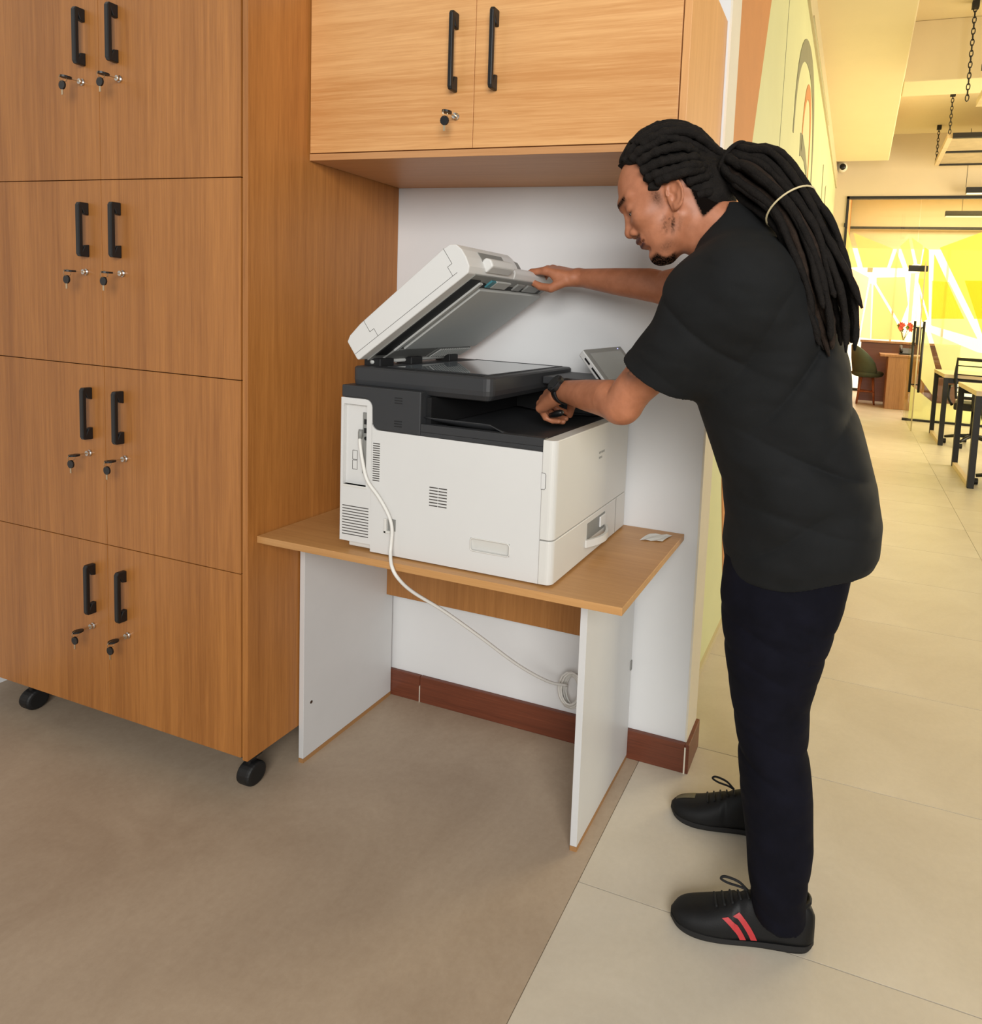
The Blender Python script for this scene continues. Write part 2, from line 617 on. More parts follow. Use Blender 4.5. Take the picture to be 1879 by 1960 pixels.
# open glass door leaf with bar handles
dr = struct('door_1', MB().box(2.335, 8.05, 0.01, 2.347, YF - 0.03, 2.37), M['pane'], label='open glass door with tall black bar handles')
obj('patch_fitting', MB().box(2.20, YF - 0.06, 2.33, 2.48, YF - 0.02, 2.42), M['blackmetal'], dr)
obj('edge_strip', MB().box(2.333, 8.04, 0.01, 2.349, 8.055, 2.37), M['greytrim'], dr)
for sx in (-1, 1):
    x = 2.341 + sx * 0.06
    obj('bar_handle', MB().tube([(x, 8.16, 0.55), (x, 8.16, 1.55)], 0.018, 10), M['blackmetal'], dr, smooth=True)
for z in (0.66, 1.46):
    obj('handle_bolt', MB().tube([(2.28, 8.16, z), (2.40, 8.16, z)], 0.009, 8), M['blackmetal'], dr, smooth=True)
obj('lock_box', MB().box(2.31, 8.12, 1.22, 2.37, 8.24, 1.46), M['blackmetal'], dr, 0.004)
obj('door_closer', MB().box(1.60, YF - 0.04, 2.30, 1.68, YF - 0.005, 2.37), M['greytrim'], dr)

# reception room behind: side wall, far windows with frosted film
struct('wall_reception', MB().box(1.0, YF + 0.12, 0, 1.2, 13.9, ZC), M['orange'], label='orange side wall of the reception room')
struct('wall_end', MB().box(1.0, 13.98, 3.2, 6.4, 14.1, ZC), M['creamceil'], label='cream end wall over the bright windows')
w2 = struct('window_2', MB().box(1.2, 13.85, 3.62, 6.4, 13.9, 3.67).box(1.2, 13.85, 0, 6.4, 13.9, 0.06), M['blackmetal'], label='bright windows at the end of the reception room')
for i in range(5):
    x0 = 1.2 + i * 1.04
    obj('pane', MB().box(x0 + 0.02, 13.95, 0.06, x0 + 1.02, 13.97, 3.2), M['sky_pane'], w2)
    obj('mullion', MB().box(x0 - 0.02, 13.88, 0.06, x0 + 0.02, 13.97, 3.2), M['trimwhite'], w2)
YB = 13.80
shape('film_shape', [(245, 400), (360, 460), (290, 860), (225, 880)], M['film_p'], w2, YB, zoomB)
shape('film_shape', [(410, 460), (600, 455), (620, 640), (570, 770), (410, 500)], M['film_g'], w2, YB, zoomB)
shape('film_shape', [(390, 500), (560, 790), (600, 880), (375, 870)], M['film_g'], w2, YB, zoomB)
shape('film_shape', [(365, 500), (378, 500), (368, 870), (300, 860)], M['film_p'], w2, YB, zoomB)
shape('film_shape', [(640, 430), (700, 430), (680, 740), (620, 760)], M['film_y'], w2, YB, zoomB)

# ================================================================== TALL CABINET
CD = 0.5903                      # cabinet depth
ZR = [0.1177, 0.646, 1.1749, 1.7015, 2.23]
cab = thing('storage_cabinet', (-0.54, -0.3, 0), 'tall oak laminate storage cabinet with eight doors on black castors', 'cabinet')
b = MB()
b.box(-0.018, -CD - 0.0, ZR[0] - 0.004, 0.0, -0.001, 2.25)
obj('side_panel', b, M['cab'], cab, 0.0008)
obj('side_panel', MB().box(-1.1595, -CD, ZR[0] - 0.004, -1.1415, -0.001, 2.25), M['cab'], cab, 0.0008)
obj('carcass', MB().box(-1.1410, -CD + 0.022, ZR[0], -0.0185, -0.002, 2.25), M['gap'], cab)
WM = 0.5399


def handle_mesh(name, h, prj, wd, foot):
    """flat bar pull with two blocky feet; stands on the plane y = 0, towards -y"""
    t = 0.0105
    pr_ = [(0, 0), (0, foot), (-prj * 0.45, foot * 0.92), (-prj + t, foot * 0.62), (-prj + t, h - foot * 0.62), (-prj * 0.45, h - foot * 0.92), (0, h - foot), (0, h), (-prj + 0.004, h), (-prj, h - 0.008), (-prj, 0.008), (-prj + 0.004, 0)]
    # profile in (y, z)
    mb = MB()
    # two feet and a bar, as one outline extruded in x
    mb.prism([(-wd / 2, y, z) for y, z in pr_], (wd, 0, 0))
    return mb.mesh(name)


hm = handle_mesh('handle', 0.152, 0.027, 0.015, 0.035)
hm.materials.append(M['black'])
hm2 = handle_mesh('bar_pull', 0.195, 0.030, 0.012, 0.040)
hm2.materials.append(M['black'])

lock_me = MB().lathe((0, 0, 0), [(0.0095, 0), (0.0095, -0.004), (0.0075, -0.006), (0.0075, -0.011), (0.003, -0.0115)], 16, 'y').mesh('lock')
lock_me.materials.append(M['chrome'])


def put(name, me, loc, parent, bevel=0, rot=None):
    o = bpy.data.objects.new(name, me)
    COL.objects.link(o)
    o.location = loc
    if rot:
        o.rotation_euler = rot
    setparent(o, parent)
    if bevel:
        bv = o.modifiers.new('bevel', 'BEVEL')
        bv.width = bevel
        bv.segments = 2
        bv.limit_method = 'ANGLE'
    return o


# key pieces, shared meshes (local: the lock face at the origin, towards -y)
kb = MB().box(-0.004, -0.032, -0.0012, 0.004, -0.011, 0.0012).mesh('key_blade')
kb.materials.append(M['brass'])
kh = MB().prism([(0.0115 * math.sin(a), -0.030 - 0.013 + 0.014 * math.cos(a), -0.0025) for a in [2 * math.pi * k / 14 for k in range(14)]], (0, 0, 0.005)).mesh('key_head')
kh.materials.append(M['black'])
kr = MB().tube([(0, -0.050 + 0.0095 * math.cos(a), -0.006 + 0.0095 * math.sin(a)) for a in [2 * math.pi * k / 16 for k in range(16)]], 0.0009, 6, closed=True).mesh('key_ring')
kr.materials.append(M['brass'])
sp = MB().prism([(0.0120 * math.cos(a), -0.054, -0.024 + 0.0120 * math.sin(a)) for a in [2 * math.pi * k / 14 for k in range(14)]], (0, 0.004, 0)).mesh('spare_key_head')
sp.materials.append(M['black'])
sb = MB().box(-0.0030, -0.053, -0.050, 0.0030, -0.051, -0.035).mesh('spare_key_blade')
sb.materials.append(M['brass'])


def key(loc, label, group, turn=0.0):
    k = thing('cabinet_key', loc, label, 'key', group)
    for n_, me in (('key_blade', kb), ('key_head', kh), ('key_ring', kr), ('spare_key', sp), ('spare_key_blade', sb)):
        put(n_, me, loc, k)
    return k


HX = (-0.598, -0.468)
for r in range(4):
    z0, z1 = ZR[r] + 0.0012, ZR[r + 1] - 0.0012
    for c in range(2):
        x0, x1 = ((-1.1395, -WM - 0.001), (-WM + 0.001, -0.0245))[c]
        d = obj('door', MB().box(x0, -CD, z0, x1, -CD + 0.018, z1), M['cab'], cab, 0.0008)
        hx = HX[c]
        hzz = (z0 + z1) / 2 + 0.047
        put('handle', hm, (hx, -CD, hzz), d, 0.0025)
        lz = (z0 + z1) / 2 + 0.004
        put('lock', lock_me, (hx + (-0.006 if c == 0 else 0.012), -CD, lz), d)
        row = ('bottom row', 'second row', 'third row', 'top row')[r]
        side = ('away from the table', 'beside the table')[c]
        key((hx + (-0.006 if c == 0 else 0.012), -CD, lz), 'black headed key in tall cabinet %s lock, door column %s' % (row, side), 'keys in the tall cabinet doors')

for (x, y) in [(-0.048, -0.535), (-0.985, -0.535), (-0.048, -0.06), (-0.985, -0.06)]:
    cs = obj('castor', MB().cyl((x - 0.024, y, 0.034), (x + 0.024, y, 0.034), 0.034, 24), M['tyre'], cab, 0.010, seg=3)
    obj('castor_fork', MB().box(x - 0.008, y - 0.012, 0.06, x + 0.008, y + 0.012, ZR[0] - 0.006).box(x - 0.022, y - 0.02, 0.085, x + 0.022, y + 0.02, ZR[0] - 0.001), M['black'], cs, 0.003)

# ================================================================== UPPER CABINET
UD, UZ, UX, UT = 0.3927, 1.7883, 1.0952, 2.24
uc = thing('wall_cabinet', (0.55, -0.2, UZ), 'honey oak wall cabinet with two doors above the printer', 'cabinet')
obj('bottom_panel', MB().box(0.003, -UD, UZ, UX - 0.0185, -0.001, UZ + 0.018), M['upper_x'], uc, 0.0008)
obj('side_panel', MB().box(UX - 0.018, -UD, UZ, UX, -0.001, UT), M['upper_v'], uc, 0.0008)
obj('side_panel', MB().box(0.003, -UD + 0.02, UZ + 0.0185, 0.018, -0.001, UT), M['upper_v'], uc)
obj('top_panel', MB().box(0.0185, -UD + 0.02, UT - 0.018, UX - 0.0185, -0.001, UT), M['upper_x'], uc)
obj('back_panel', MB().box(0.0185, -0.012, UZ + 0.0185, UX - 0.0185, -0.001, UT - 0.0185), M['gap'], uc)
xs = W(908, 150, -UD)[0]
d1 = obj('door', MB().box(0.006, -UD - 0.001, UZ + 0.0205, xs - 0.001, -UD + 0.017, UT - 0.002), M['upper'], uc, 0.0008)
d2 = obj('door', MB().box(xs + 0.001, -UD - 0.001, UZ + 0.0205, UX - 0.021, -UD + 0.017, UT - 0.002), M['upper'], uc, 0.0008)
h1a, h1b = W(872, 178, -UD), W(872, 52, -UD)
h2a, h2b = W(948, 175, -UD), W(950, 45, -UD)
put('bar_pull', hm2, (h1a[0], -UD - 0.001, h1a[2]), d1, 0.003)
put('bar_pull', hm2, (h2a[0], -UD - 0.001, h2a[2]), d2, 0.003)
lk = W(874, 224, -UD)
put('lock', lock_me, (lk[0], -UD - 0.001, lk[2]), d1)
key((lk[0], -UD - 0.001, lk[2]), 'black headed key with spare hanging in the wall cabinet lock', 'wall cabinet key')

# ================================================================== TABLE
TZ = 0.75
tb = thing('printer_table', (0.53, -0.28, 0), 'small table with beech laminate top and white side panels under the printer', 'table')
obj('tabletop', MB().box(0.004, -0.5652, TZ - 0.019, 1.06, -0.002, TZ), M['table'], tb, 0.0012)
obj('side_panel', MB().box(0.004, -0.4153, 0.014, 0.021, -0.017, TZ - 0.0195), M['panel'], tb, 0.0008)
obj('side_panel', MB().box(0.9005, -0.4153, 0.014, 0.9195, -0.017, TZ - 0.0195), M['panel'], tb, 0.0008)
obj('plinth_strip', MB().box(0.004, -0.4153, 0, 0.021, -0.017, 0.0138), M['plinth'], tb)
obj('plinth_strip', MB().box(0.9005, -0.4153, 0, 0.9195, -0.017, 0.0138), M['plinth'], tb)
obj('modesty_panel', MB().box(0.0215, -0.05, 0.387, 0.90, -0.033, TZ - 0.0195), M['cab_edge'], tb, 0.0008)
hp = W(586, 1348, -0.4)
obj('screw_hole', MB().cyl((0.0205, -0.385, hp[2]), (0.0215, -0.385, hp[2]), 0.005, 10), M['gap'], tb)
for z in (0.30, 0.58):
    obj('wall_bracket', MB().box(0.9195, -0.03, z, 0.923, -0.02, z + 0.03), M['pgrey'], tb)

# crumpled label left on the table
lb = MB()
q = [W(1231, 1007, -0.05), W(1255, 1007, -0.04), W(1270, 1018, -0.09), W(1243, 1021, -0.10)]
gx, gy = 0.965, -0.085
vs, fs = [], []
for i in range(5):
    for j in range(4):
        vs.append((0.955 + 0.016 * i + 0.004 * j, -0.118 + 0.022 * j + 0.004 * i, TZ + 0.001 + 0.0035 * abs(math.sin(1.7 * i + 0.9 * j))))
for i in range(4):
    for j in range(3):
        a = i * 4 + j
        fs.append((a, a + 4, a + 5, a + 1))
o = obj('paper_label', MB().add(vs, fs), M['paper'])
so = o.modifiers.new('solid', 'SOLIDIFY')
so.thickness = 0.0006
tag(o, 'crumpled white paper label lying on the beech table top', 'paper')

# ================================================================== PRINTER
pr = thing('office_printer', (0.55, -0.28, TZ), 'white and charcoal multifunction printer with its scanner lid held open', 'printer')
PY0, PY1 = -0.535, -0.022
z_ = TZ


def rrect(x0, z0, x1, z1, r, n=5):
    pts = []
    for cx_, cz_, a0 in ((x1 - r, z1 - r, 0), (x0 + r, z1 - r, 90), (x0 + r, z0 + r, 180), (x1 - r, z0 + r, 270)):
        for k in range(n + 1):
            a = math.radians(a0 + 90 * k / n)
            pts.append((cx_ + r * math.cos(a), cz_ + r * math.sin(a)))
    return pts


# main body: outline in x-z (with the raised rear column), extruded along y, cut-outs as separate inset pieces
col_in = [(0.352, 1.075), (0.352, 1.07)]
out = [(0.351, TZ + 0.004), (0.835, TZ + 0.004), (0.835, 1.0715), (0.372, 1.0745)]
for k in range(6):
    a = math.radians(270 - 90 * k / 5)
    out.append((0.372 + 0.022 * math.cos(a), 1.0965 + 0.022 * math.sin(a)))
for k in range(6):
    a = math.radians(0 + 90 * k / 5)
    out.append((0.330 + 0.020 * math.cos(a), 1.131 + 0.020 * math.sin(a)))
out += [(0.254, 1.151), (0.254, 0.772), (0.351, 0.772)]
# grip recess and rear connector recess are real pockets: build the side skin with holes through bridging quads
body = MB()
body.prism([(x, PY0 + 0.012, z) for x, z in out], (0, PY1 - PY0 - 0.012, 0))
bo = obj('body', body, M['pwhite'], pr)
# side skin pieces (12 mm thick) around the connector recess and the grip recess
RX0, RX1, RZ0, RZ1 = 0.262, 0.335, 0.923, 1.135
GX0, GX1, GZ0, GZ1 = 0.649, 0.757, 0.806, 0.838
sk_ = MB()


def slab(poly):
    sk_.prism([(x, PY0, z) for x, z in poly], (0, 0.0121, 0))


slab([(0.254, 0.772), (0.3515, 0.772), (0.3515, RZ0), (0.254, RZ0)])
slab([(0.254, RZ0), (RX0, RZ0), (RX0, RZ1), (0.254, RZ1)])
slab([(0.254, RZ1), (RX1, RZ1), (0.3505, 1.131)] + out[10:16][1:] + [(0.254, 1.151)])
slab([(RX1, RZ0), (0.3515, RZ0), (0.3515, 1.09), (0.3505, 1.131), (RX1, RZ1)])
slab([(0.3515, TZ + 0.004), (GX0, TZ + 0.004), (GX0, 1.0725), (0.3720, 1.0745)] + [(x, z) for x, z in out[4:10]][1:] + [(0.3515, 1.09)])
slab([(GX0, TZ + 0.004), (GX1, TZ + 0.004), (GX1, GZ0), (GX0, GZ0)])
slab([(GX0, GZ1), (GX1, GZ1), (GX1, 1.072), (GX0, 1.0725)])
slab([(GX1, TZ + 0.004), (0.835, TZ + 0.004), (0.835, 1.0715), (GX1, 1.072)])
obj('side_cover', sk_, M['pwhite'], pr)
obj('grip_rim', MB().tube([(x, PY0 - 0.0005, z) for x, z in rrect(GX0, GZ0, GX1, GZ1, 0.008)], 0.0016, 6, closed=True), M['pwhite2'], pr, smooth=True)
obj('grip_pocket', MB().hexa([(GX0, PY0 + 0.0115, GZ0), (GX1, PY0 + 0.0115, GZ0), (GX1, PY0 + 0.0119, GZ0), (GX0, PY0 + 0.0119, GZ0), (GX0, PY0 + 0.004, GZ1), (GX1, PY0 + 0.004, GZ1), (GX1, PY0 + 0.0119, GZ1), (GX0, PY0 + 0.0119, GZ1)]), M['pwhite2'], pr)
# connectors in the recess
cp = obj('connector_plate', MB().box(0.316, PY0 + 0.008, 0.955, 0.3345, PY0 + 0.0118, 1.115), M['pgrey'], pr)
for z in (1.085, 1.062):
    obj('port', MB().box(0.321, PY0 + 0.0065, z, 0.3325, PY0 + 0.0079, z + 0.013), M['pdark'], cp)
obj('port', MB().cyl((0.327, PY0 + 0.0065, 1.048), (0.327, PY0 + 0.0079, 1.048), 0.005, 12), M['pdark'], cp)
obj('recess_ledge', MB().box(RX0, PY0 - 0.001, RZ0 - 0.006, RX1 + 0.004, PY0 + 0.0119, RZ0), M['pwhite2'], pr, 0.001)
# printed rectangles on the recess wall
sy = PY0 + 0.0117
sym = MB()
for (a, c_) in ((0.962, 0.986), (0.988, 1.012)):
    for zz in (a, c_):
        sym.box(0.282, sy, zz - 0.0006, 0.297, sy + 0.0003, zz + 0.0006)
    for xx in (0.282, 0.297):
        sym.box(xx - 0.0006, sy, a, xx + 0.0006, sy + 0.0003, c_)
obj('printed_symbol', sym, M['slot'], pr)


def slots(x0, x1, z0, z1, n, h, cols=1):
    mb = MB()
    for i in range(n):
        z = z0 + (z1 - z0) * i / (n - 1)
        wdt = (x1 - x0) / cols
        for c in range(cols):
            mb.box(x0 + c * wdt + 0.001, PY0 - 0.0003, z - h / 2, x0 + (c + 1) * wdt - 0.001, PY0 + 0.004, z + h / 2)
    return obj('vent_slots', mb, M['slot'], pr)


slots(0.355, 0.378, 0.944, 1.040, 17, 0.0026)
slots(0.527, 0.580, 0.902, 0.948, 7, 0.0028, 2)
slots(0.261, 0.346, 0.790, 0.866, 11, 0.0024)
obj('foot', MB().box(0.275, PY0 + 0.01, TZ + 0.006, 0.345, PY0 + 0.05, 0.7725), M['pwhite2'], pr, 0.003)
for fx in (0.40, 0.80):
    for fy in (PY0 + 0.04, PY1 - 0.04):
        obj('foot', MB().cyl((fx, fy, TZ), (fx, fy, TZ + 0.006), 0.016, 14), M['pblack'], pr)
# cable clip
cl = obj('cable_clip', MB().box(0.397, PY0 - 0.006, 0.812, 0.405, PY0, 0.850).box(0.397, PY0 - 0.006, 0.812, 0.416, PY0, 0.819), M['pwhite2'], pr, 0.0015)
obj('clip_recess', MB().box(0.406, PY0 - 0.0008, 0.819, 0.430, PY0, 0.850), M['pgrey'], cl)

# charcoal rear block
blk = MB()
bp = [(0.256, 1.1525), (0.330, 1.1525)]
for k in range(6):
    a = math.radians(90 - 90 * k / 5)
    bp.append((0.331 + 0.0205 * math.cos(a), 1.1315 + 0.0205 * math.sin(a)))
for k in range(6):
    a = math.radians(180 + 90 * k / 5)
    bp.append((0.373 + 0.0205 * math.cos(a), 1.0965 + 0.0205 * math.sin(a)))
bp += [(0.497, 1.0738), (0.497, 1.184), (0.256, 1.184)]
blk.prism([(x, PY0 - 0.001, z) for x, z in bp], (0, PY1 - PY0, 0))
bk = obj('rear_block', blk, M['pblack'], pr, 0.006)
for zb in (1.163, 1.104):
    bs = MB()
    for i in range(3):
        z = zb - 0.0065 * i
        bs.box(0.420, PY0 - 0.0018, z - 0.0012, 0.442, PY0 + 0.001, z + 0.0012)
    obj('vent_slots', bs, M['pdark'], bk)
# output tray band with dished tray
tr = MB()
tr.box(0.497, PY0, 1.0735, 0.838, PY1, 1.084)
tr.box(0.497, PY0, 1.084, 0.838, PY0 + 0.02, 1.104)
tr.box(0.497, PY1 - 0.03, 1.084, 0.838, PY1, 1.105)
trb = obj('output_tray', tr, M['pblack'], pr, 0.0015)
dish = MB()
for i in range(6):
    x0 = 0.497 + i * 0.0568
    zt0 = 1.118 - 0.0 if i < 3 else 1.105
ny, nx = 10, 18
vs, fs = [], []
for i in range(nx + 1):
    for j in range(ny + 1):
        u, v = i / nx, j / ny
        x = 0.498 + u * 0.339
        y = PY0 + 0.012 + v * (PY1 - PY0 - 0.03)
        edge = max(0.0, 1 - v * 7) if u < 0.55 else max(0.0, 1 - v * 7) * max(0, 1 - (u - 0.55) * 4)
        z = 1.0985 + 0.022 * edge ** 1.2 - 0.012 * math.sin(math.pi * min(1, max(0, (u - 0.02) / 0.98))) * (1 - edge) - 0.0
        vs.append((x, y, z))
for i in range(nx):
    for j in range(ny):
        a = i * (ny + 1) + j
        fs.append((a, a + ny + 1, a + ny + 2, a + 1))
dm = MB().add(vs, fs)
do = obj('tray_dish', dm, M['pblack'], trb, smooth=True)
so = do.modifiers.new('solid', 'SOLIDIFY')
so.thickness = 0.002
obj('tray_back_wall', MB().box(0.499, PY0 + 0.022, 1.099, 0.512, PY1 - 0.02, 1.169), M['pdark'], trb)  # runs the full depth to stop light leaking, so the gap stays black
obj('tray_far_wall', MB().box(0.512, PY1 - 0.045, 1.099, 0.68, PY1 - 0.03, 1.169), M['pdark'], trb)  # added to close the far side of the gap against light
# scanner unit
SX0, SX1, SY0, SY1, SZ0, SZ1 = 0.268, 0.682, -0.518, -0.028, 1.168, 1.232
sc = MB()


def ring(z, grow=0.0, r=0.022):
    pts = []
    for cx_, cy_, a0 in ((SX1 - r, SY1 - r, 0), (SX0 + r, SY1 - r, 90), (SX0 + r, SY0 + r, 180), (SX1 - r, SY0 + r, 270)):
        for k in range(5):
            a = math.radians(a0 + 90 * k / 4)
            pts.append((cx_ + (r + grow) * math.cos(a), cy_ + (r + grow) * math.sin(a), z))
    return pts


def loft(mb, rings):
    n = len(rings[0])
    vs = [p for r_ in rings for p in r_]
    fs = []
    for i in range(len(rings) - 1):
        for k in range(n):
            fs.append((i * n + k, i * n + (k + 1) % n, (i + 1) * n + (k + 1) % n, (i + 1) * n + k))
    fs.append(tuple(range(n - 1, -1, -1)))
    fs.append(tuple((len(rings) - 1) * n + k for k in range(n)))
    mb.add(vs, fs)


loft(sc, [ring(SZ0, -0.03), ring(SZ0 + 0.006, -0.010), ring(SZ0 + 0.018, -0.002), ring(SZ0 + 0.03, 0), ring(SZ1 - 0.004, 0), ring(SZ1, -0.004)])
scn = obj('scanner_unit', sc, M['pblack'], pr)
obj('neck_support', MB().box(0.27, SY0 + 0.03, 1.15, 0.50, SY1, 1.17), M['pblack'], scn)
obj('scanner_glass', MB().box(0.355, -0.462, SZ1 - 0.001, 0.640, -0.05, SZ1 + 0.0008), M['glass_scan'], scn)
gf = MB()
for (x0, y0, x1, y1) in ((0.345, -0.472, 0.650, -0.462), (0.345, -0.05, 0.650, -0.040), (0.345, -0.462, 0.355, -0.05), (0.640, -0.462, 0.650, -0.05)):
    gf.box(x0, y0, SZ1 - 0.001, x1, y1, SZ1 + 0.0016)
obj('glass_frame', gf, M['pblack'], scn)
obj('feed_glass', MB().box(0.36, -0.500, SZ1 - 0.001, 0.645, -0.484, SZ1 + 0.0012), M['pdark'], scn)
# open lid, hinged along y at the rear
HXx, HZz, LANG = 0.292, 1.247, math.radians(36.2)
LD = np.array([math.cos(LANG), 0, math.sin(LANG)])
LN = np.array([-math.sin(LANG), 0, math.cos(LANG)])
LO = np.array([HXx, 0, HZz])


def L(s, y, n):
    p = LO + LD * s + LN * n
    return (p[0], y, p[2])


lid = thing  # placeholder name reused below
LY0, LY1 = -0.522, -0.060


def lprism(poly, y0, y1):
    """poly in lid coordinates (s, n)"""
    return MB().prism([L(s, y0, n) for s, n in poly], (0, y1 - y0, 0))


adf = [(0.004, 0.0), (0.0, 0.004), (0.0, 0.058), (0.016, 0.067), (0.06, 0.074), (0.37, 0.088), (0.392, 0.086), (0.407, 0.076), (0.413, 0.058), (0.413, 0.036), (0.408, 0.012), (0.396, 0.0)]
base = [(0.004, 0.0), (0.0, 0.004), (0.0, 0.030), (0.02, 0.036), (0.38, 0.040), (0.405, 0.034), (0.413, 0.022), (0.411, 0.010), (0.398, 0.0)]
lo_ = obj('scanner_lid', lprism(adf, LY0, -0.27), M['pwhite'], pr, 0.006, seg=3)
obj('lid_plate', lprism(base, -0.30, LY1), M['pwhite'], lo_, 0.004, seg=3)
# document output wedge behind the feeder
obj('paper_exit', lprism([(0.33, 0.038), (0.33, 0.085), (0.385, 0.083), (0.400, 0.060), (0.400, 0.038)], -0.27, -0.215), M['pgrey'], lo_, 0.006)
obj('paper_exit_hood', lprism([(0.10, 0.036), (0.10, 0.078), (0.33, 0.085), (0.33, 0.036)], -0.27, -0.20), M['pwhite2'], lo_, 0.004)
# pull lip on the front edge
obj('pull_lip', lprism([(0.402, 0.002), (0.430, 0.004), (0.434, 0.022), (0.424, 0.034), (0.408, 0.034)], -0.450, -0.335), M['pwhite'], lo_, 0.004)
obj('pull_recess', lprism([(0.409, 0.030), (0.4145, 0.030), (0.4145, 0.056), (0.409, 0.056)], -0.452, -0.337), M['pgrey'], lo_)
# underside: black well, feed strip, grey sheet, trim plates
un = -0.0008
obj('under_trim', lprism([(0.004, un - 0.002), (0.396, un - 0.002), (0.396, 0.002), (0.004, 0.002)], LY0 + 0.032, LY1 - 0.004), M['pgrey'], lo_)
obj('feed_well', lprism([(0.030, -0.005), (0.378, -0.005), (0.378, -0.002), (0.030, -0.002)], LY0 + 0.034, LY0 + 0.078), M['pdark'], lo_)
obj('feed_bar', lprism([(0.055, -0.010), (0.372, -0.010), (0.372, -0.003), (0.055, -0.003)], LY0 + 0.078, LY0 + 0.094), M['pad'], lo_, 0.002)
obj('pad_gap', lprism([(0.055, -0.0045), (0.370, -0.0045), (0.370, -0.002), (0.055, -0.002)], LY0 + 0.094, LY0 + 0.112), M['pdark'], lo_)
obj('platen_pad', lprism([(0.068, -0.013), (0.350, -0.013), (0.350, -0.002), (0.068, -0.002)], LY0 + 0.104, LY1 - 0.010), M['pad'], lo_, 0.002)
obj('front_slot', lprism([(0.352, -0.0042), (0.366, -0.0042), (0.366, -0.002), (0.352, -0.002)], LY0 + 0.104, LY1 - 0.03), M['pdark'], lo_)
for (y0, y1, m_) in ((-0.40, -0.378, 'teal'), (-0.374, -0.30, 'pad'), (-0.26, -0.22, 'pgrey'), (-0.20, -0.12, 'pgrey')):
    obj('latch', lprism([(0.357, -0.008), (0.384, -0.008), (0.384, -0.002), (0.357, -0.002)], y0, y1), M[m_], lo_, 0.001)
obj('rear_trim_plate', lprism([(0.004, -0.006), (0.062, -0.010), (0.062, -0.002), (0.004, -0.002)], LY0 + 0.08, -0.26), M['pgrey'], lo_, 0.002)
obj('rear_trim_plate', lprism([(0.004, -0.006), (0.060, -0.010), (0.060, -0.002), (0.004, -0.002)], -0.25, LY1 - 0.02), M['pgrey'], lo_, 0.002)
rb = MB()
for i in range(14):
    y0 = -0.235 + 0.012 * i
    rb.prism([L(s, y0, n) for s, n in ((0.010, -0.009), (0.058, -0.013), (0.058, -0.009), (0.010, -0.006))], (0, 0.003, 0))
obj('trim_ribs', rb, M['pad'], lo_)
# seam lines on the near end of the feeder
sm = MB()
pts_ = [(0.075, 0.0745), (0.075, 0.040), (0.090, 0.040), (0.090, 0.018)]
pts2 = [(0.372, 0.0875), (0.372, 0.044), (0.357, 0.044), (0.357, 0.018)]
for pl in (pts_, pts2, [(0.004, 0.018), (0.372, 0.018)]):
    for (s0, n0), (s1, n1) in zip(pl[:-1], pl[1:]):
        e = 0.0005
        d0 = np.array([s1 - s0, n1 - n0])
        d0 /= np.linalg.norm(d0)
        nn = np.array([-d0[1], d0[0]]) * e
        sm.prism([L(s0 + nn[0], LY0 - 0.0003, n0 + nn[1]), L(s1 + nn[0], LY0 - 0.0003, n1 + nn[1]), L(s1 - nn[0], LY0 - 0.0003, n1 - nn[1]), L(s0 - nn[0], LY0 - 0.0003, n0 - nn[1])], (0, 0.0005, 0))
obj('seam_line', sm, M['slot'], lo_)
# hinges
for y0, y1 in ((-0.475, -0.42), (-0.345, -0.295), (-0.16, -0.115)):
    obj('hinge', MB().box(0.272, y0, SZ1 - 0.002, 0.325, y1, SZ1 + 0.020), M['pdark'], scn, 0.003)
obj('hinge_rod', MB().tube([(0.30, -0.48, SZ1 + 0.010), (0.30, -0.10, SZ1 + 0.010)], 0.005, 10), M['pad'], scn, smooth=True)

# front cover (towards the person), rounded vertical corner, and paper drawer


def cover_poly(x0, x1, y0, y1, r):
    pts = [(x0, y1), (x0, y0)]
    for k in range(7):
        a = math.radians(270 + 90 * k / 6)
        pts.append((x1 - r + r * math.cos(a), y0 + r + r * math.sin(a)))
    pts.append((x1, y1))
    return pts


cp_ = cover_poly(0.8365, 0.871, PY0 - 0.004, PY1, 0.016)
fc = obj('front_cover', MB().prism([(x, y, 0.8635) for x, y in cp_], (0, 0, 1.1015 - 0.8635)), M['pwhite2'], pr, 0.002)
cp2 = cover_poly(0.8365, 0.871, PY0 - 0.004, PY1, 0.016)
dw = obj('paper_drawer', MB().prism([(x, y, TZ + 0.005) for x, y in cp2], (0, 0, 0.861 - TZ - 0.005)), M['pwhite2'], pr, 0.002)
obj('drawer_seam', MB().box(0.8705, -0.105, TZ + 0.008, 0.8713, -0.1035, 0.860), M['slot'], dw)
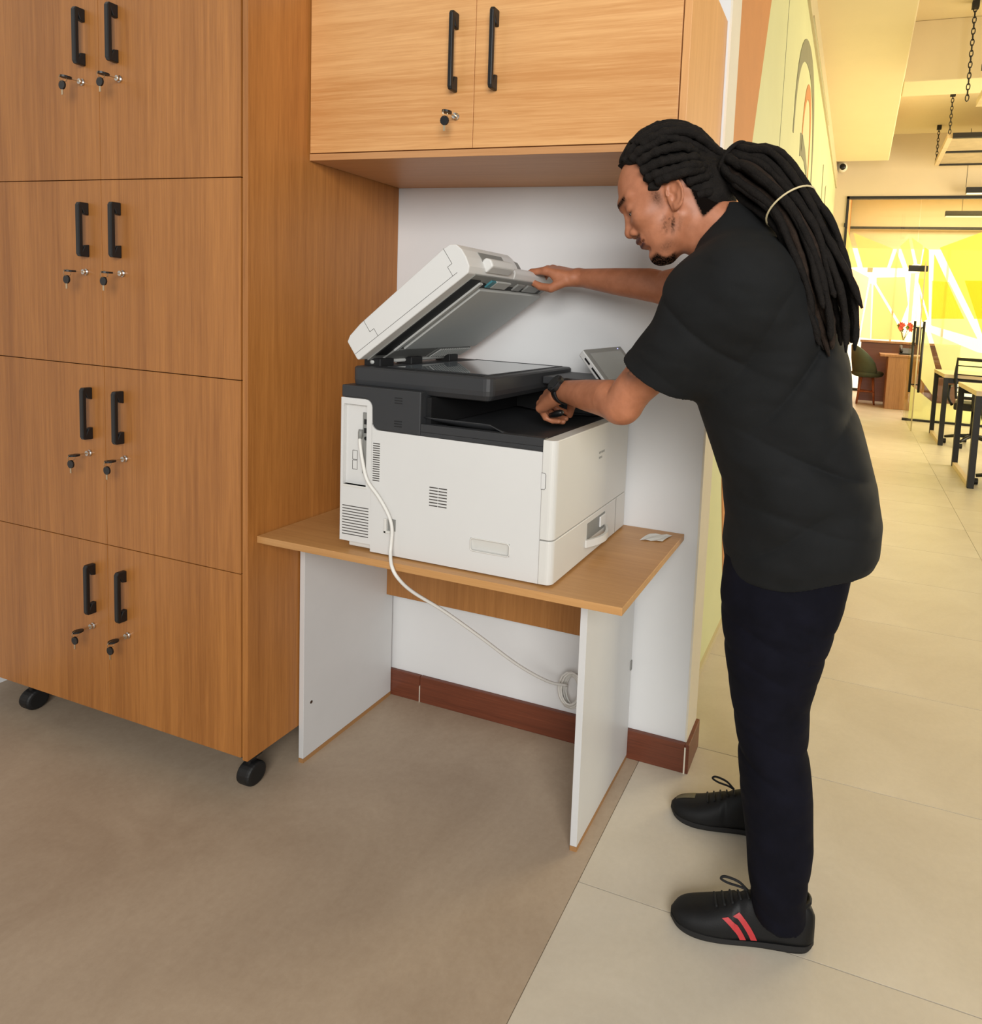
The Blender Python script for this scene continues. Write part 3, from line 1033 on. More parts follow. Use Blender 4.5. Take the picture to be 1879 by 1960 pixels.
# handle: scooped pocket and bowed grip
pk = MB().hexa([(0.8708, -0.33, 0.785), (0.8712, -0.33, 0.785), (0.8712, -0.20, 0.785), (0.8708, -0.20, 0.785), (0.8708, -0.32, 0.845), (0.8712, -0.32, 0.845), (0.8712, -0.20, 0.845), (0.8708, -0.20, 0.845)])
obj('handle_pocket', MB().box(0.8705, -0.325, 0.800, 0.8716, -0.195, 0.846), M['pgrey'], dw, 0.0005)
obj('handle_tab', MB().box(0.8716, -0.24, 0.812, 0.877, -0.2, 0.842), M['pwhite'], dw, 0.002)
gp = []
for k in range(13):
    t = k / 12
    gp.append((0.872 + 0.026 * math.sin(math.pi * t), -0.335 + 0.15 * t, 0.795 + 0.002 * t))
gr = MB()
for a_, c_ in zip(gp[:-1], gp[1:]):
    gr.hexa([(a_[0] - 0.004, a_[1], a_[2] - 0.011), (a_[0] + 0.004, a_[1], a_[2] - 0.011), (c_[0] + 0.004, c_[1], c_[2] - 0.011), (c_[0] - 0.004, c_[1], c_[2] - 0.011), (a_[0] - 0.004, a_[1], a_[2] + 0.009), (a_[0] + 0.004, a_[1], a_[2] + 0.009), (c_[0] + 0.004, c_[1], c_[2] + 0.009), (c_[0] - 0.004, c_[1], c_[2] + 0.009)])
obj('drawer_handle', gr, M['pwhite2'], dw)
# door latch notch on the cover edge and the small printed marking
lt = obj('cover_latch', MB().prism([(0.8365 + dx, PY0 - 0.0048, z) for dx, z in [(0, 0.985), (0.008, 0.985), (0.011, 0.988), (0.011, 1.020), (0.008, 1.024), (0, 1.024)]], (0, 0.001, 0)), M['pwhite'], fc)
obj('latch_line', MB().tube([(0.8365 + dx, PY0 - 0.0049, z) for dx, z in [(0, 0.985), (0.008, 0.985), (0.011, 0.988), (0.011, 1.020), (0.008, 1.024), (0, 1.024)]], 0.0006, 5), M['slot'], fc)
mk = MB()
for zz, n_ in ((1.022, 5), (1.008, 3)):
    for i in range(n_):
        y0 = -0.262 + 0.0085 * i
        mk.box(0.8708, y0, zz, 0.8713, y0 + 0.0055, zz + 0.006)
        mk.box(0.8708, y0 + 0.0014, zz + 0.002, 0.8714, y0 + 0.0041, zz + 0.0045)
obj('printed_marking', mk, M['pgrey'], fc)
# control wing and tilted touch panel
wg_ = obj('panel_arm', MB().box(0.684, -0.245, 1.198, 0.86, -0.05, 1.219), M['pblack'], pr, 0.003)
obj('panel_arm_post', MB().box(0.684, -0.10, 1.10, 0.80, -0.03, 1.20), M['pdark'], wg_, 0.003)
PA, PB, PC = W(1117, 674, -0.13), W(1187, 667, -0.10), W(1168, 724, -0.22)
a = PA
u_ = (PB - PA) / np.linalg.norm(PB - PA)
v_ = PC - PA
# tablet plane: facing the person, tilted up
TN = np.array([0.62, -0.28, 0.73])
TN /= np.linalg.norm(TN)
TU = np.array([0.30, 0.95, 0.0])
TU -= TN * (TU @ TN)
TU /= np.linalg.norm(TU)
TV = np.cross(TN, TU)
TC = np.array([0.852, -0.122, 1.256])


def tab(u, v, n):
    return tuple(TC + TU * u + TV * v + TN * n)


def tslab(u0, u1, v0, v1, n0, n1):
    return MB().hexa([tab(u0, v0, n0), tab(u1, v0, n0), tab(u1, v1, n0), tab(u0, v1, n0), tab(u0, v0, n1), tab(u1, v0, n1), tab(u1, v1, n1), tab(u0, v1, n1)])


tp = obj('touch_panel', tslab(-0.082, 0.082, -0.068, 0.068, -0.024, 0.0), M['pwhite'], pr, 0.004)
obj('bezel', tslab(-0.080, 0.080, -0.066, 0.066, -0.002, 0.0015), M['pgrey'], tp, 0.001)
obj('screen', tslab(-0.066, 0.066, -0.050, 0.050, 0.0012, 0.0022), M['screen'], tp)
obj('status_light', MB().lathe(tab(0.060, 0.058, 0.002), [(0.0015, -0.001), (0.0015, 0.001)], 8), emit('blue_status_led', (170, 170, 255), 2.0), tp)
ps = MB()
for v0, v1 in ((0.020, 0.045), (-0.045, 0.008)):
    ps.hexa([tab(-0.0826, v0, -0.014), tab(-0.082, v0, -0.014), tab(-0.082, v1, -0.014), tab(-0.0826, v1, -0.014), tab(-0.0826, v0, -0.008), tab(-0.082, v0, -0.008), tab(-0.082, v1, -0.008), tab(-0.0826, v1, -0.008)])
obj('side_ports', ps, M['pdark'], tp)

# ================================================================== CABLE


def smooth_path(pts, n=8):
    pts = [np.array(p, float) for p in pts]
    P = [2 * pts[0] - pts[1]] + pts + [2 * pts[-1] - pts[-2]]
    out = []
    for i in range(1, len(P) - 2):
        for k in range(n):
            t = k / n
            a, b, c, d = P[i - 1], P[i], P[i + 1], P[i + 2]
            out.append(0.5 * ((2 * b) + (-a + c) * t + (2 * a - 5 * b + 4 * c - d) * t * t + (-a + 3 * b - 3 * c + d) * t ** 3))
    out.append(pts[-1])
    return out


cpx = [(689, 832, -.531), (689, 850, -.541), (694, 885, -.543), (703, 920, -.543), (725, 952, -.543), (743, 985, -.545), (750, 1012, -.547), (748, 1045, -.551), (747, 1062, -.560), (750, 1085, -.578), (762, 1107, -.575), (790, 1133, -.54), (850, 1170, -.46), (920, 1220, -.36), (990, 1272, -.24), (1048, 1304, -.13), (1086, 1312, -.075)]
cpath = smooth_path([W(*c) for c in cpx], 6)
cab_o = thing('power_cable', tuple(W(1092, 1318, -0.05)), 'white power cable looping from the printer to a coil under the table', 'cable')
obj('cord', MB().tube(cpath, 0.0043, 8), M['cable'], cab_o, smooth=True)
obj('plug', MB().tube([W(691, 822, -.529), W(690, 828, -.531), W(689, 840, -.537)], [0.006, 0.0065, 0.005], 10), M['pgrey'], cab_o, smooth=True)
cc = W(1096, 1318, -0.05)
rng = random.Random(4)
pts = []
for k in range(12 * 16):
    a = 2 * math.pi * k / 16
    r_ = 0.046 + 0.009 * math.sin(k * 0.37)
    pts.append((cc[0] + 0.75 * r_ * math.cos(a) + 0.004 * math.sin(k * .21), cc[1] - 0.006 + 0.0022 * (k // 16 - 6) + 0.7 * r_ * math.sin(a) * 0.25, cc[2] + r_ * 1.05 * math.sin(a)))
obj('coil', MB().tube(pts, 0.0035, 6), M['cable'], cab_o, smooth=True)
tl = [pts[-1], (cc[0] + 0.03, -0.035, cc[2] + 0.05), (0.872, -0.030, 0.27), (0.893, -0.018, 0.25)]
obj('cord_tail', MB().tube(smooth_path(tl, 6), 0.0035, 6), M['cable'], cab_o, smooth=True)

# ================================================================== PERSON
# ---- signed-distance modelling: smooth unions of tapered limbs, meshed with surface nets


def sd_cone(p, a, b, r1, r2):
    a = np.asarray(a, float)
    b = np.asarray(b, float)
    ba = b - a
    h = np.clip(((p - a) @ ba) / (ba @ ba + 1e-12), 0, 1)
    return np.linalg.norm(p - a - h[:, None] * ba, axis=1) - (r1 + (r2 - r1) * h)


def sd_ell(p, c, r, Rm=None):
    q = p - np.asarray(c, float)
    if Rm is not None:
        q = q @ Rm            # columns of Rm are the ellipsoid axes
    r = np.asarray(r, float)
    k0 = np.linalg.norm(q / r, axis=1)
    k1 = np.linalg.norm(q / (r * r), axis=1) + 1e-9
    return k0 * (k0 - 1.0) / k1


def smin(a, b, k):
    h = np.clip(0.5 + 0.5 * (b - a) / k, 0, 1)
    return b + (a - b) * h - k * h * (1 - h)


def smax(a, b, k):
    return -smin(-a, -b, k)


def surface_nets(fn, lo, hi, h, B=8):
    """sparse naive surface nets of fn(points) = 0 inside the box"""
    lo = np.array(lo, float)
    hi = np.array(hi, float)
    nb = np.ceil((hi - lo) / (h * B)).astype(int)
    gi = np.stack(np.meshgrid(*[np.arange(n) for n in nb], indexing='ij'), -1).reshape(-1, 3)
    cen = lo + (gi + 0.5) * h * B
    d = np.concatenate([fn(c) for c in np.array_split(cen, max(1, len(cen) // 200000 + 1))])
    gi = gi[np.abs(d) < h * B * 1.35]
    off = np.stack(np.meshgrid(*[np.arange(B + 1)] * 3, indexing='ij'), -1).reshape(-1, 3)
    N = (nb * B + 2).astype(np.int64)

    def key(ix):
        return (ix[..., 0] * N[1] + ix[..., 1]) * N[2] + ix[..., 2]
    CK, CP, EQ = [], [], []
    for chunk in np.array_split(gi, max(1, len(gi) // 400 + 1)):
        idx = chunk[:, None, :] * B + off[None]
        v = fn((lo + idx.reshape(-1, 3) * h)).reshape(len(chunk), B + 1, B + 1, B + 1)
        c8 = [v[:, i:B + i, j:B + j, k:B + k] for i in (0, 1) for j in (0, 1) for k in (0, 1)]
        st = np.stack(c8, -1)
        act = (st.min(-1) < 0) & (st.max(-1) >= 0)
        w_ = np.argwhere(act)
        vals = st[act]
        corner = np.array([(i, j, k) for i in (0, 1) for j in (0, 1) for k in (0, 1)], float)
        acc = np.zeros((len(w_), 3))
        cnt = np.zeros(len(w_))
        for a in range(8):
            for b_ in range(a + 1, 8):
                if np.abs(corner[a] - corner[b_]).sum() != 1:
                    continue
                va, vb = vals[:, a], vals[:, b_]
                m = (va < 0) != (vb < 0)
                t = np.where(m, va / (va - vb + 1e-20), 0)
                acc += m[:, None] * (corner[a] + t[:, None] * (corner[b_] - corner[a]))
                cnt += m
        cell = chunk[w_[:, 0]] * B + w_[:, 1:]
        CK.append(key(cell))
        CP.append(lo + (cell + acc / cnt[:, None]) * h)
        for ax in range(3):
            s0 = [slice(None), slice(0, B), slice(0, B), slice(0, B)]
            s1 = list(s0)
            s1[ax + 1] = slice(1, B + 1)
            va, vb = v[tuple(s0)], v[tuple(s1)]
            m = (va < 0) != (vb < 0)
            e = np.argwhere(m)
            if not len(e):
                continue
            neg = (va < 0)[m]
            base = chunk[e[:, 0]] * B + e[:, 1:]
            u_, w2_ = [(1, 2), (2, 0), (0, 1)][ax]
            du = np.zeros(3, int)
            du[u_] = 1
            dw = np.zeros(3, int)
            dw[w2_] = 1
            q = np.stack([key(base - du - dw), key(base - dw), key(base), key(base - du)], 1)
            q[~neg] = q[~neg][:, ::-1]
            EQ.append(q)
    CK = np.concatenate(CK)
    CP = np.concatenate(CP)
    Q = np.concatenate(EQ)
    order = np.argsort(CK)
    CK, CP = CK[order], CP[order]
    pos = np.searchsorted(CK, Q)
    pos = np.clip(pos, 0, len(CK) - 1)
    ok = (CK[pos] == Q).all(1)
    return CP, pos[ok]


def np_mesh(name, V, Q):
    me = bpy.data.meshes.new(name)
    me.vertices.add(len(V))
    me.vertices.foreach_set('co', np.asarray(V, np.float32).ravel())
    me.loops.add(len(Q) * 4)
    me.loops.foreach_set('vertex_index', np.asarray(Q, np.int32).ravel())
    me.polygons.add(len(Q))
    me.polygons.foreach_set('loop_start', np.arange(0, 4 * len(Q), 4, dtype=np.int32))
    me.polygons.foreach_set('use_smooth', np.ones(len(Q), bool))
    me.update(calc_edges=True)
    me.validate()
    return me


def vnoise(p, s, seed=0):
    """cheap smooth pseudo-noise from sines"""
    r = np.random.RandomState(seed)
    out = np.zeros(len(p))
    for i in range(6):
        d = r.normal(size=3)
        d /= np.linalg.norm(d)
        out += np.sin((p @ d) * s * (0.7 + 0.25 * i) + r.uniform(0, 6.28)) / (1 + 0.4 * i)
    return out / 3.0


# ---- skeleton
HO = np.array([1.108, -0.52, 1.638])                       # head origin, between the ears
ph = math.radians(28)
HF = np.array([-math.cos(ph), 0.0, -math.sin(ph)])         # face direction
HU = np.array([-math.sin(ph), 0.0, math.cos(ph)])          # crown direction
HL = np.array([0.0, -1.0, 0.0])                            # his left, towards the camera side
yw = math.radians(13)
HF, HL = HF * math.cos(yw) + HL * math.sin(yw), HL * math.cos(yw) - HF * math.sin(yw)   # turned a little to his left
HM = np.stack([HF, HL, HU], 1)


def H(f, l, u):
    return HO + HF * f + HL * l + HU * u


NECK = np.array([1.262, -0.505, 1.545])
CHEST = np.array([1.30, -0.49, 1.40])
LSH = np.array([1.295, -0.655, 1.475])
LEL = W(1188, 768, -0.56)
LWR = W(1076, 748, -0.385)
RSH = np.array([1.235, -0.325, 1.50])
REL = W(1268, 548, -0.235)
RWR = W(1112, 532, -0.150)


def unit(v):
    v = np.asarray(v, float)
    return v / np.linalg.norm(v)


def hand_prims(wrist, fwd, back, thumb_side, curls, thumb, sc=1.0, spread=0.0):
    """tapered-cone list for one hand. back: normal of the back of the hand; thumb_side: from little finger to index"""
    f = unit(fwd)
    s = np.asarray(thumb_side, float)
    s = unit(s - f * (s @ f))
    n = unit(np.asarray(back, float) - f * (np.asarray(back) @ f) - s * (np.asarray(back) @ s))
    pr_ = []
    P = lambda a, b_, c: wrist + (f * a + s * b_ + n * c) * sc
    # palm: four metacarpals plus pads
    kn = []
    for i, off in enumerate((0.030, 0.010, -0.010, -0.028)):
        k = P(0.088 - 0.004 * abs(i - 1) - (0.006 if i == 3 else 0), off, 0.004 - 0.003 * (i == 3))
        kn.append(k)
        pr_.append((P(0.010, off * 0.6, 0.0), k, 0.0165 * sc, 0.0115 * sc))
    pr_.append((P(0.02, 0.018, -0.010), P(0.05, 0.026, -0.008), 0.016 * sc, 0.013 * sc))
    pr_.append((P(0.02, -0.016, -0.008), P(0.06, -0.022, -0.006), 0.014 * sc, 0.011 * sc))
    lens = ((0.043, 0.026, 0.021), (0.047, 0.030, 0.022), (0.044, 0.028, 0.022), (0.034, 0.021, 0.019))
    rad = (0.0098, 0.0100, 0.0094, 0.0084)
    fingers = []
    for i in range(4):
        a = 0.0
        p0 = kn[i]
        sp = spread * (1.5 - i)
        for j in range(3):
            a += math.radians(curls[i][j])
            d = f * math.cos(a) - n * math.sin(a) + s * sp
            p1 = p0 + unit(d) * lens[i][j] * sc
            r1 = rad[i] * (1 - 0.09 * j) * sc
            fingers.append((p0, p1, r1, r1 * 0.9))
            p0 = p1
    t0 = P(0.022, 0.026, -0.010)
    for (a, b_, c), ln, r1, r2 in zip(thumb, (0.045, 0.034, 0.027), (0.0145, 0.0115, 0.0105), (0.0118, 0.0105, 0.0088)):
        t1 = t0 + unit(f * a + s * b_ + n * c) * ln * sc
        fingers.append((t0, t1, r1 * sc, r2 * sc))
        t0 = t1
    return pr_, fingers


# left hand: reaching into the output tray, knuckles bent, seen from the back of the hand
lh_p, lh_f = hand_prims(LWR + unit(np.array([-0.60, 0.42, -0.14])) * 0.012, (-0.66, 0.42, -0.40), (-0.50, -0.45, 0.74), (-0.35, 0.85, 0.2),
                        [(48, 55, 30), (52, 58, 30), (56, 58, 30), (60, 58, 32)], [(0.55, 0.35, -0.75), (0.75, -0.1, -0.65), (0.8, -0.3, -0.5)], 1.02)
# right hand: fingers over the lid plate, thumb underneath on the camera side
rh_p, rh_f = hand_prims(RWR + np.array([-0.010, 0, 0.0]), (-1.0, 0.03, 0.20), (0.18, -0.30, 0.94), (0.05, -0.96, -0.25),
                        [(16, 22, 16), (20, 26, 18), (22, 28, 18), (26, 30, 18)], [(0.70, 0.34, -0.52), (0.97, -0.05, -0.10), (0.95, -0.12, 0.16)], 1.06)


def local(p):
    return (p - HO) @ HM


def sd_head(p):
    q = local(p)
    ql = q.copy()
    ql[:, 1] = np.abs(ql[:, 1])
    e = lambda c, r: sd_ell(ql, c, r)
    d = e((-0.006, 0, 0.050), (0.103, 0.078, 0.093))
    d = smin(d, e((-0.050, 0, 0.030), (0.066, 0.072, 0.072)), 0.03)
    d = smin(d, e((0.040, 0, -0.012), (0.0545, 0.058, 0.072)), 0.03)
    d = smin(d, e((0.030, 0, -0.060), (0.050, 0.052, 0.040)), 0.025)
    d = smin(d, sd_cone(ql, (-0.008, 0.050, -0.040), (0.050, 0.022, -0.090), 0.020, 0.018), 0.02)
    d = smin(d, sd_ell(ql, (0.062, 0, -0.086), (0.026, 0.024, 0.024)), 0.014)
    d = smin(d, e((0.060, 0.040, -0.004), (0.026, 0.022, 0.020)), 0.02)
    d = smin(d, sd_cone(ql, (0.094, 0.010, 0.044), (0.072, 0.050, 0.044), 0.0110, 0.006), 0.016)
    # eye sockets, lids
    d = smax(d, -e((0.104, 0.030, 0.018), (0.022, 0.022, 0.0135)), 0.010)
    d = smin(d, e((0.077, 0.032, 0.022), (0.0150, 0.0160, 0.0125)), 0.005)
    # nose
    d = smin(d, sd_cone(ql, (0.090, 0, 0.026), (0.1035, 0, -0.012), 0.0075, 0.0105), 0.010)
    d = smin(d, e((0.1035, 0, -0.017), (0.0125, 0.0125, 0.0105)), 0.007)
    d = smin(d, e((0.0935, 0.0150, -0.021), (0.0120, 0.0080, 0.0090)), 0.005)
    d = smax(d, -e((0.0965, 0.0095, -0.0305), (0.0070, 0.0045, 0.0048)), 0.003)
    # mouth
    d = smin(d, e((0.078, 0, -0.045), (0.0175, 0.028, 0.020)), 0.012)
    d = smin(d, sd_cone(ql, (0.0945, 0.0, -0.0415), (0.080, 0.026, -0.0480), 0.0072, 0.0040), 0.004)
    d = smin(d, sd_cone(ql, (0.0885, 0.0, -0.0560), (0.078, 0.023, -0.0505), 0.0076, 0.0040), 0.004)
    d = smax(d, -sd_cone(ql, (0.1005, 0.0, -0.0485), (0.083, 0.028, -0.0490), 0.0030, 0.0022), 0.002)
    d = smax(d, -sd_cone(ql, (0.0905, 0.0, -0.0665), (0.080, 0.018, -0.0670), 0.0060, 0.0050), 0.008)
    # neck
    d = smin(d, sd_cone(p, H(-0.055, 0, -0.03), NECK, 0.060, 0.068), 0.03)
    d = smin(d, sd_cone(p, H(-0.03, 0, -0.075), NECK + np.array([-0.03, 0, -0.02]), 0.040, 0.052), 0.03)
    return d


def sd_ears(p):
    q = local(p)
    ql = q.copy()
    ql[:, 1] = np.abs(ql[:, 1])
    a = math.radians(-14)
    c = np.array([-0.0110, 0.0, -0.0040])
    ca, sa = math.cos(a), math.sin(a)
    x = ((ql[:, 0] - c[0]) * ca - (ql[:, 2] - c[2]) * sa) * 1.08
    z = ((ql[:, 0] - c[0]) * sa + (ql[:, 2] - c[2]) * ca) * 1.10
    # flare away from the skull towards the back
    lat = 0.0770 + 0.011 * np.clip(-x / 0.018, -0.6, 1.0)
    e = np.stack([x, ql[:, 1] - lat, z], 1)
    d = sd_ell(e, (0, 0, 0.0), (0.0185, 0.0060, 0.0335))
    # raised rim
    rad = np.sqrt((x / 0.0190) ** 2 + ((z - 0.002) / 0.0330) ** 2)
    rim = np.sqrt(((rad - 0.92) * 0.020) ** 2 + (e[:, 1] - 0.0048) ** 2) - 0.0034
    rim = np.where((x > 0.008) & (z < 0.002), 0.05, rim)
    d = smin(d, rim, 0.003)
    d = smax(d, -sd_ell(e, (0.004, 0.0085, -0.003), (0.0095, 0.0085, 0.0135)), 0.002)
    d = smax(d, -sd_ell(e, (-0.004, 0.0080, 0.014), (0.0075, 0.0065, 0.0125)), 0.002)
    d = smin(d, sd_ell(e, (0.011, 0.002, -0.004), (0.005, 0.005, 0.008)), 0.004)
    d = smin(d, sd_ell(e, (0.004, 0.000, -0.0260), (0.0085, 0.0055, 0.0085)), 0.004)
    return d


def sd_arm(p, sh, el, wr, hp, hf, elbow_out):
    path = [sh, sh + (el - sh) * 0.45, sh + (el - sh) * 0.86, el + elbow_out * 0.35, el + (wr - el) * 0.16, el + (wr - el) * 0.55, wr]
    rads = [0.056, 0.0515, 0.0430, 0.0430, 0.0440, 0.0370, 0.0262]
    pp = smooth_path(path, 4)
    rr = np.interp(np.arange(len(pp)) / 4.0, range(7), rads)
    d = None
    for i in range(len(pp) - 1):
        c = sd_cone(p, pp[i], pp[i + 1], rr[i], rr[i + 1])
        d = c if d is None else np.minimum(d, c)
    d = smin(d, sd_ell(p, el + elbow_out, (0.022, 0.022, 0.022)), 0.025)
    hd = None
    for a, b_, r1, r2 in hp:
        c = sd_cone(p, a, b_, r1, r2)
        hd = c if hd is None else smin(hd, c, 0.012)
    d = smin(d, hd, 0.022)
    fd = None
    for a, b_, r1, r2 in hf:
        c = sd_cone(p, a, b_, r1, r2)
        fd = c if fd is None else smin(fd, c, 0.0022)
    return smin(d, fd, 0.006)


def sd_body(p):
    out = np.full(len(p), 0.3)
    # head and neck
    m = (p[:, 2] > 1.42) & (np.linalg.norm(p - HO, axis=1) < 0.34)
    if m.any():
        a = sd_head(p[m])
        a = smin(a, sd_ears(p[m]), 0.006)
        out[m] = a
    # shoulders and upper trunk, under the shirt
    m = (p[:, 0] > 1.02) & (p[:, 2] > 0.86) & (p[:, 2] < 1.75)
    if m.any():
        pm = p[m]
        d = sd_cone(pm, NECK, CHEST, 0.066, 0.10)
        d = smin(d, sd_cone(pm, CHEST, (1.38, -0.45, 0.98), 0.10, 0.11), 0.05)
        d = smin(d, sd_cone(pm, LSH, RSH, 0.050, 0.050), 0.05)
        out[m] = smin(out[m], d, 0.03)
    m = (p[:, 0] < 1.42) & (p[:, 2] > 1.02) & (p[:, 2] < 1.62) & (p[:, 1] < -0.20)
    if m.any():
        out[m] = smin(out[m], sd_arm(p[m], LSH, LEL, LWR, lh_p, lh_f, np.array([0.010, -0.004, -0.018])), 0.02)
    m = (p[:, 0] < 1.36) & (p[:, 2] > 1.32) & (p[:, 2] < 1.66) & (p[:, 1] > -0.44)
    if m.any():
        out[m] = smin(out[m], sd_arm(p[m], RSH, REL, RWR, rh_p, rh_f, np.array([0.010, 0.0, -0.012])), 0.02)
    return out


def skin_material():
    m, nt, p = newmat('brown_skin')
    vec = coords(nt)
    n = noise(nt, 30, 4, 0.6, vec)
    base = ramp(nt, n.outputs['Fac'], [(0.3, lin((156, 98, 68))), (0.7, lin((178, 116, 84)))])

    def attr(nm):
        a = nt.nodes.new('ShaderNodeAttribute')
        a.attribute_name = nm
        return a.outputs['Fac']

    def mixc(fac, c0, c1):
        mx = nt.nodes.new('ShaderNodeMix')
        mx.data_type = 'RGBA'
        nt.links.new(fac, mx.inputs[0])
        nt.links.new(c0, mx.inputs[6])
        mx.inputs[7].default_value = (*lin(c1), 1)
        return mx.outputs[2]
    c = mixc(attr('lip'), base, (74, 38, 36))
    c = mixc(attr('ink'), c, (96, 70, 58))
    c = mixc(attr('nail'), c, (206, 158, 130))
    hn = noise(nt, 260, 3, 0.7, vec)
    th = nt.nodes.new('ShaderNodeMath')
    th.operation = 'MULTIPLY_ADD'
    nt.links.new(hn.outputs['Fac'], th.inputs[0])
    th.inputs[1].default_value = 1.6
    th.inputs[2].default_value = -0.8
    ad = nt.nodes.new('ShaderNodeMath')
    ad.operation = 'ADD'
    nt.links.new(attr('hair'), ad.inputs[0])
    mu = nt.nodes.new('ShaderNodeMath')
    mu.operation = 'MULTIPLY'
    nt.links.new(th.outputs[0], mu.inputs[0])
    nt.links.new(attr('hair'), mu.inputs[1])
    nt.links.new(mu.outputs[0], ad.inputs[1])
    ad.use_clamp = True
    c = mixc(ad.outputs[0], c, (18, 14, 12))
    nt.links.new(c, p.inputs['Base Color'])
    sp_ = nt.nodes.new('ShaderNodeMath')
    sp_.operation = 'MULTIPLY_ADD'
    nt.links.new(ad.outputs[0], sp_.inputs[0])
    sp_.inputs[1].default_value = -0.45
    sp_.inputs[2].default_value = 0.45
    nt.links.new(sp_.outputs[0], p.inputs['Specular IOR Level'])
    p.inputs['Roughness'].default_value = 0.50
    p.inputs['Subsurface Weight'].default_value = 0.08
    p.inputs['Subsurface Radius'].default_value = (0.01, 0.004, 0.002)
    p.inputs['Subsurface Scale'].default_value = 0.3
    b1 = noise(nt, 420, 3, 0.6, vec)
    bump(nt, p, b1.outputs['Fac'], 0.12, 0.001)
    return m


def ss(x, a, b_):
    t = np.clip((x - a) / (b_ - a), 0, 1)
    return t * t * (3 - 2 * t)


man = thing('person', (1.38, -0.36, 0), 'person with tied-back dreadlocks in black t-shirt and dark jeans leaning over the printer', 'person')
V, Q = surface_nets(sd_body, (0.52, -0.82, 0.84), (1.56, 0.0, 1.86), 0.0026)
me = np_mesh('body', V, Q)
q = local(V)
al = np.abs(q[:, 1])
near_head = np.linalg.norm(V - HO, axis=1) < 0.2
hair = np.zeros(len(V))
# goatee, moustache, sideburn stubble, brows
hair = np.maximum(hair, 0.98 * ss(-q[:, 2], 0.080, 0.092) * ss(q[:, 0], 0.026, 0.040) * (1 - ss(al, 0.030, 0.040)))
hair = np.maximum(hair, 0.80 * np.exp(-((q[:, 2] + 0.0340) / 0.0042) ** 2) * ss(q[:, 0], 0.068, 0.076) * (1 - ss(al, 0.026, 0.034)))
jaw = np.exp(-((q[:, 0] - 0.020) / 0.019) ** 2 - ((q[:, 2] + 0.050) / 0.018) ** 2) * ss(al, 0.03, 0.05)
hair = np.maximum(hair, 0.85 * jaw * (0.35 + 0.65 * (vnoise(V, 520, 3) > 0.12)))
beard = np.exp(-((q[:, 0] - 0.045) / 0.022) ** 2 - ((q[:, 2] + 0.086) / 0.012) ** 2) * ss(al, 0.01, 0.03)
hair = np.maximum(hair, 0.45 * beard)
side = np.exp(-((q[:, 0] - 0.024) / 0.012) ** 2 - ((q[:, 2] - 0.012) / 0.020) ** 2) * ss(al, 0.05, 0.065)
hair = np.maximum(hair, 0.7 * side)
brow = np.exp(-((q[:, 2] - 0.0440 - 0.05 * (al - 0.03)) / 0.0062) ** 2) * ss(q[:, 0], 0.052, 0.062) * (1 - ss(al, 0.044, 0.052)) * ss(al, 0.006, 0.012)
hair = np.maximum(hair, np.clip(1.15 * brow, 0, 0.97))
lash = np.exp(-((q[:, 2] - 0.0125) / 0.0026) ** 2) * np.exp(-((al - 0.034) / 0.014) ** 4) * ss(q[:, 0], 0.064, 0.070)
hair = np.maximum(hair, 0.95 * lash)
# scalp under the locks and nape
scalp = ss(q[:, 2], 0.118 - 0.0, 0.126) * ss(q[:, 0], 0.0, 0.01) + ss(-q[:, 0], -0.036, -0.026) * ss(q[:, 2], 0.022, 0.034)
nape = ss(-q[:, 0], 0.040, 0.054) * ss(q[:, 2] + 0.35 * (q[:, 0] + 0.1), -0.052, -0.040)
hair = np.maximum(hair, np.clip(scalp, 0, 1) * near_head)
hair = np.maximum(hair, 1.9 * nape * near_head)
hair *= near_head
lip = (np.exp(-((q[:, 2] + 0.0415) / 0.0050) ** 2) + np.exp(-((q[:, 2] + 0.0545) / 0.0048) ** 2)) * ss(q[:, 0], 0.066, 0.074) * (1 - ss(al, 0.024, 0.031)) * near_head * 1.15
ink = np.zeros(len(V))
ta, tb_ = W(1204, 715, -0.60), W(1195, 720, -0.6)
rel = (V - (LSH * 0.30 + LEL * 0.70))
ink = 0.75 * np.exp(-(np.linalg.norm(V - W(1208, 712, -0.615), axis=1) / 0.016) ** 2) * (vnoise(V, 330, 5) > -0.1)
ink = np.maximum(ink, 0.5 * np.exp(-(np.linalg.norm(V - W(1160, 795, -0.575), axis=1) / 0.010) ** 2))
nail = np.zeros(len(V))
t_end = rh_f[-1]
tdir = unit(t_end[1] - t_end[0])
nail = np.exp(-(np.linalg.norm(V - (t_end[1] + np.array([0.0, -0.008, 0.002])), axis=1) / 0.0065) ** 4)
for nm, arr in (('hair', hair), ('lip', np.clip(lip, 0, 1)), ('ink', ink), ('nail', nail)):
    at = me.attributes.new(nm, 'FLOAT', 'POINT')
    at.data.foreach_set('value', np.ascontiguousarray(arr, np.float32))
obj('body', me, skin_material(), man)
M['eye'] = mat('eye_white', (196, 186, 176), 0.2, var=0.02)
for s_ in (1, -1):
    eo = obj('eye', MB().lathe(tuple(H(0.0800, 0.032 * s_, 0.0155)), [(0.0001, -0.0095), (0.006, -0.0072), (0.009, -0.003), (0.0095, 0), (0.009, 0.003), (0.006, 0.0072), (0.0001, 0.0095)], 14), M['eye'], man, smooth=True)
    obj('iris', MB().lathe(tuple(H(0.0865, 0.032 * s_, 0.0125)), [(0.0001, -0.0036), (0.0032, -0.002), (0.0038, 0), (0.0032, 0.002), (0.0001, 0.0036)], 12), M['black'], eo, smooth=True)

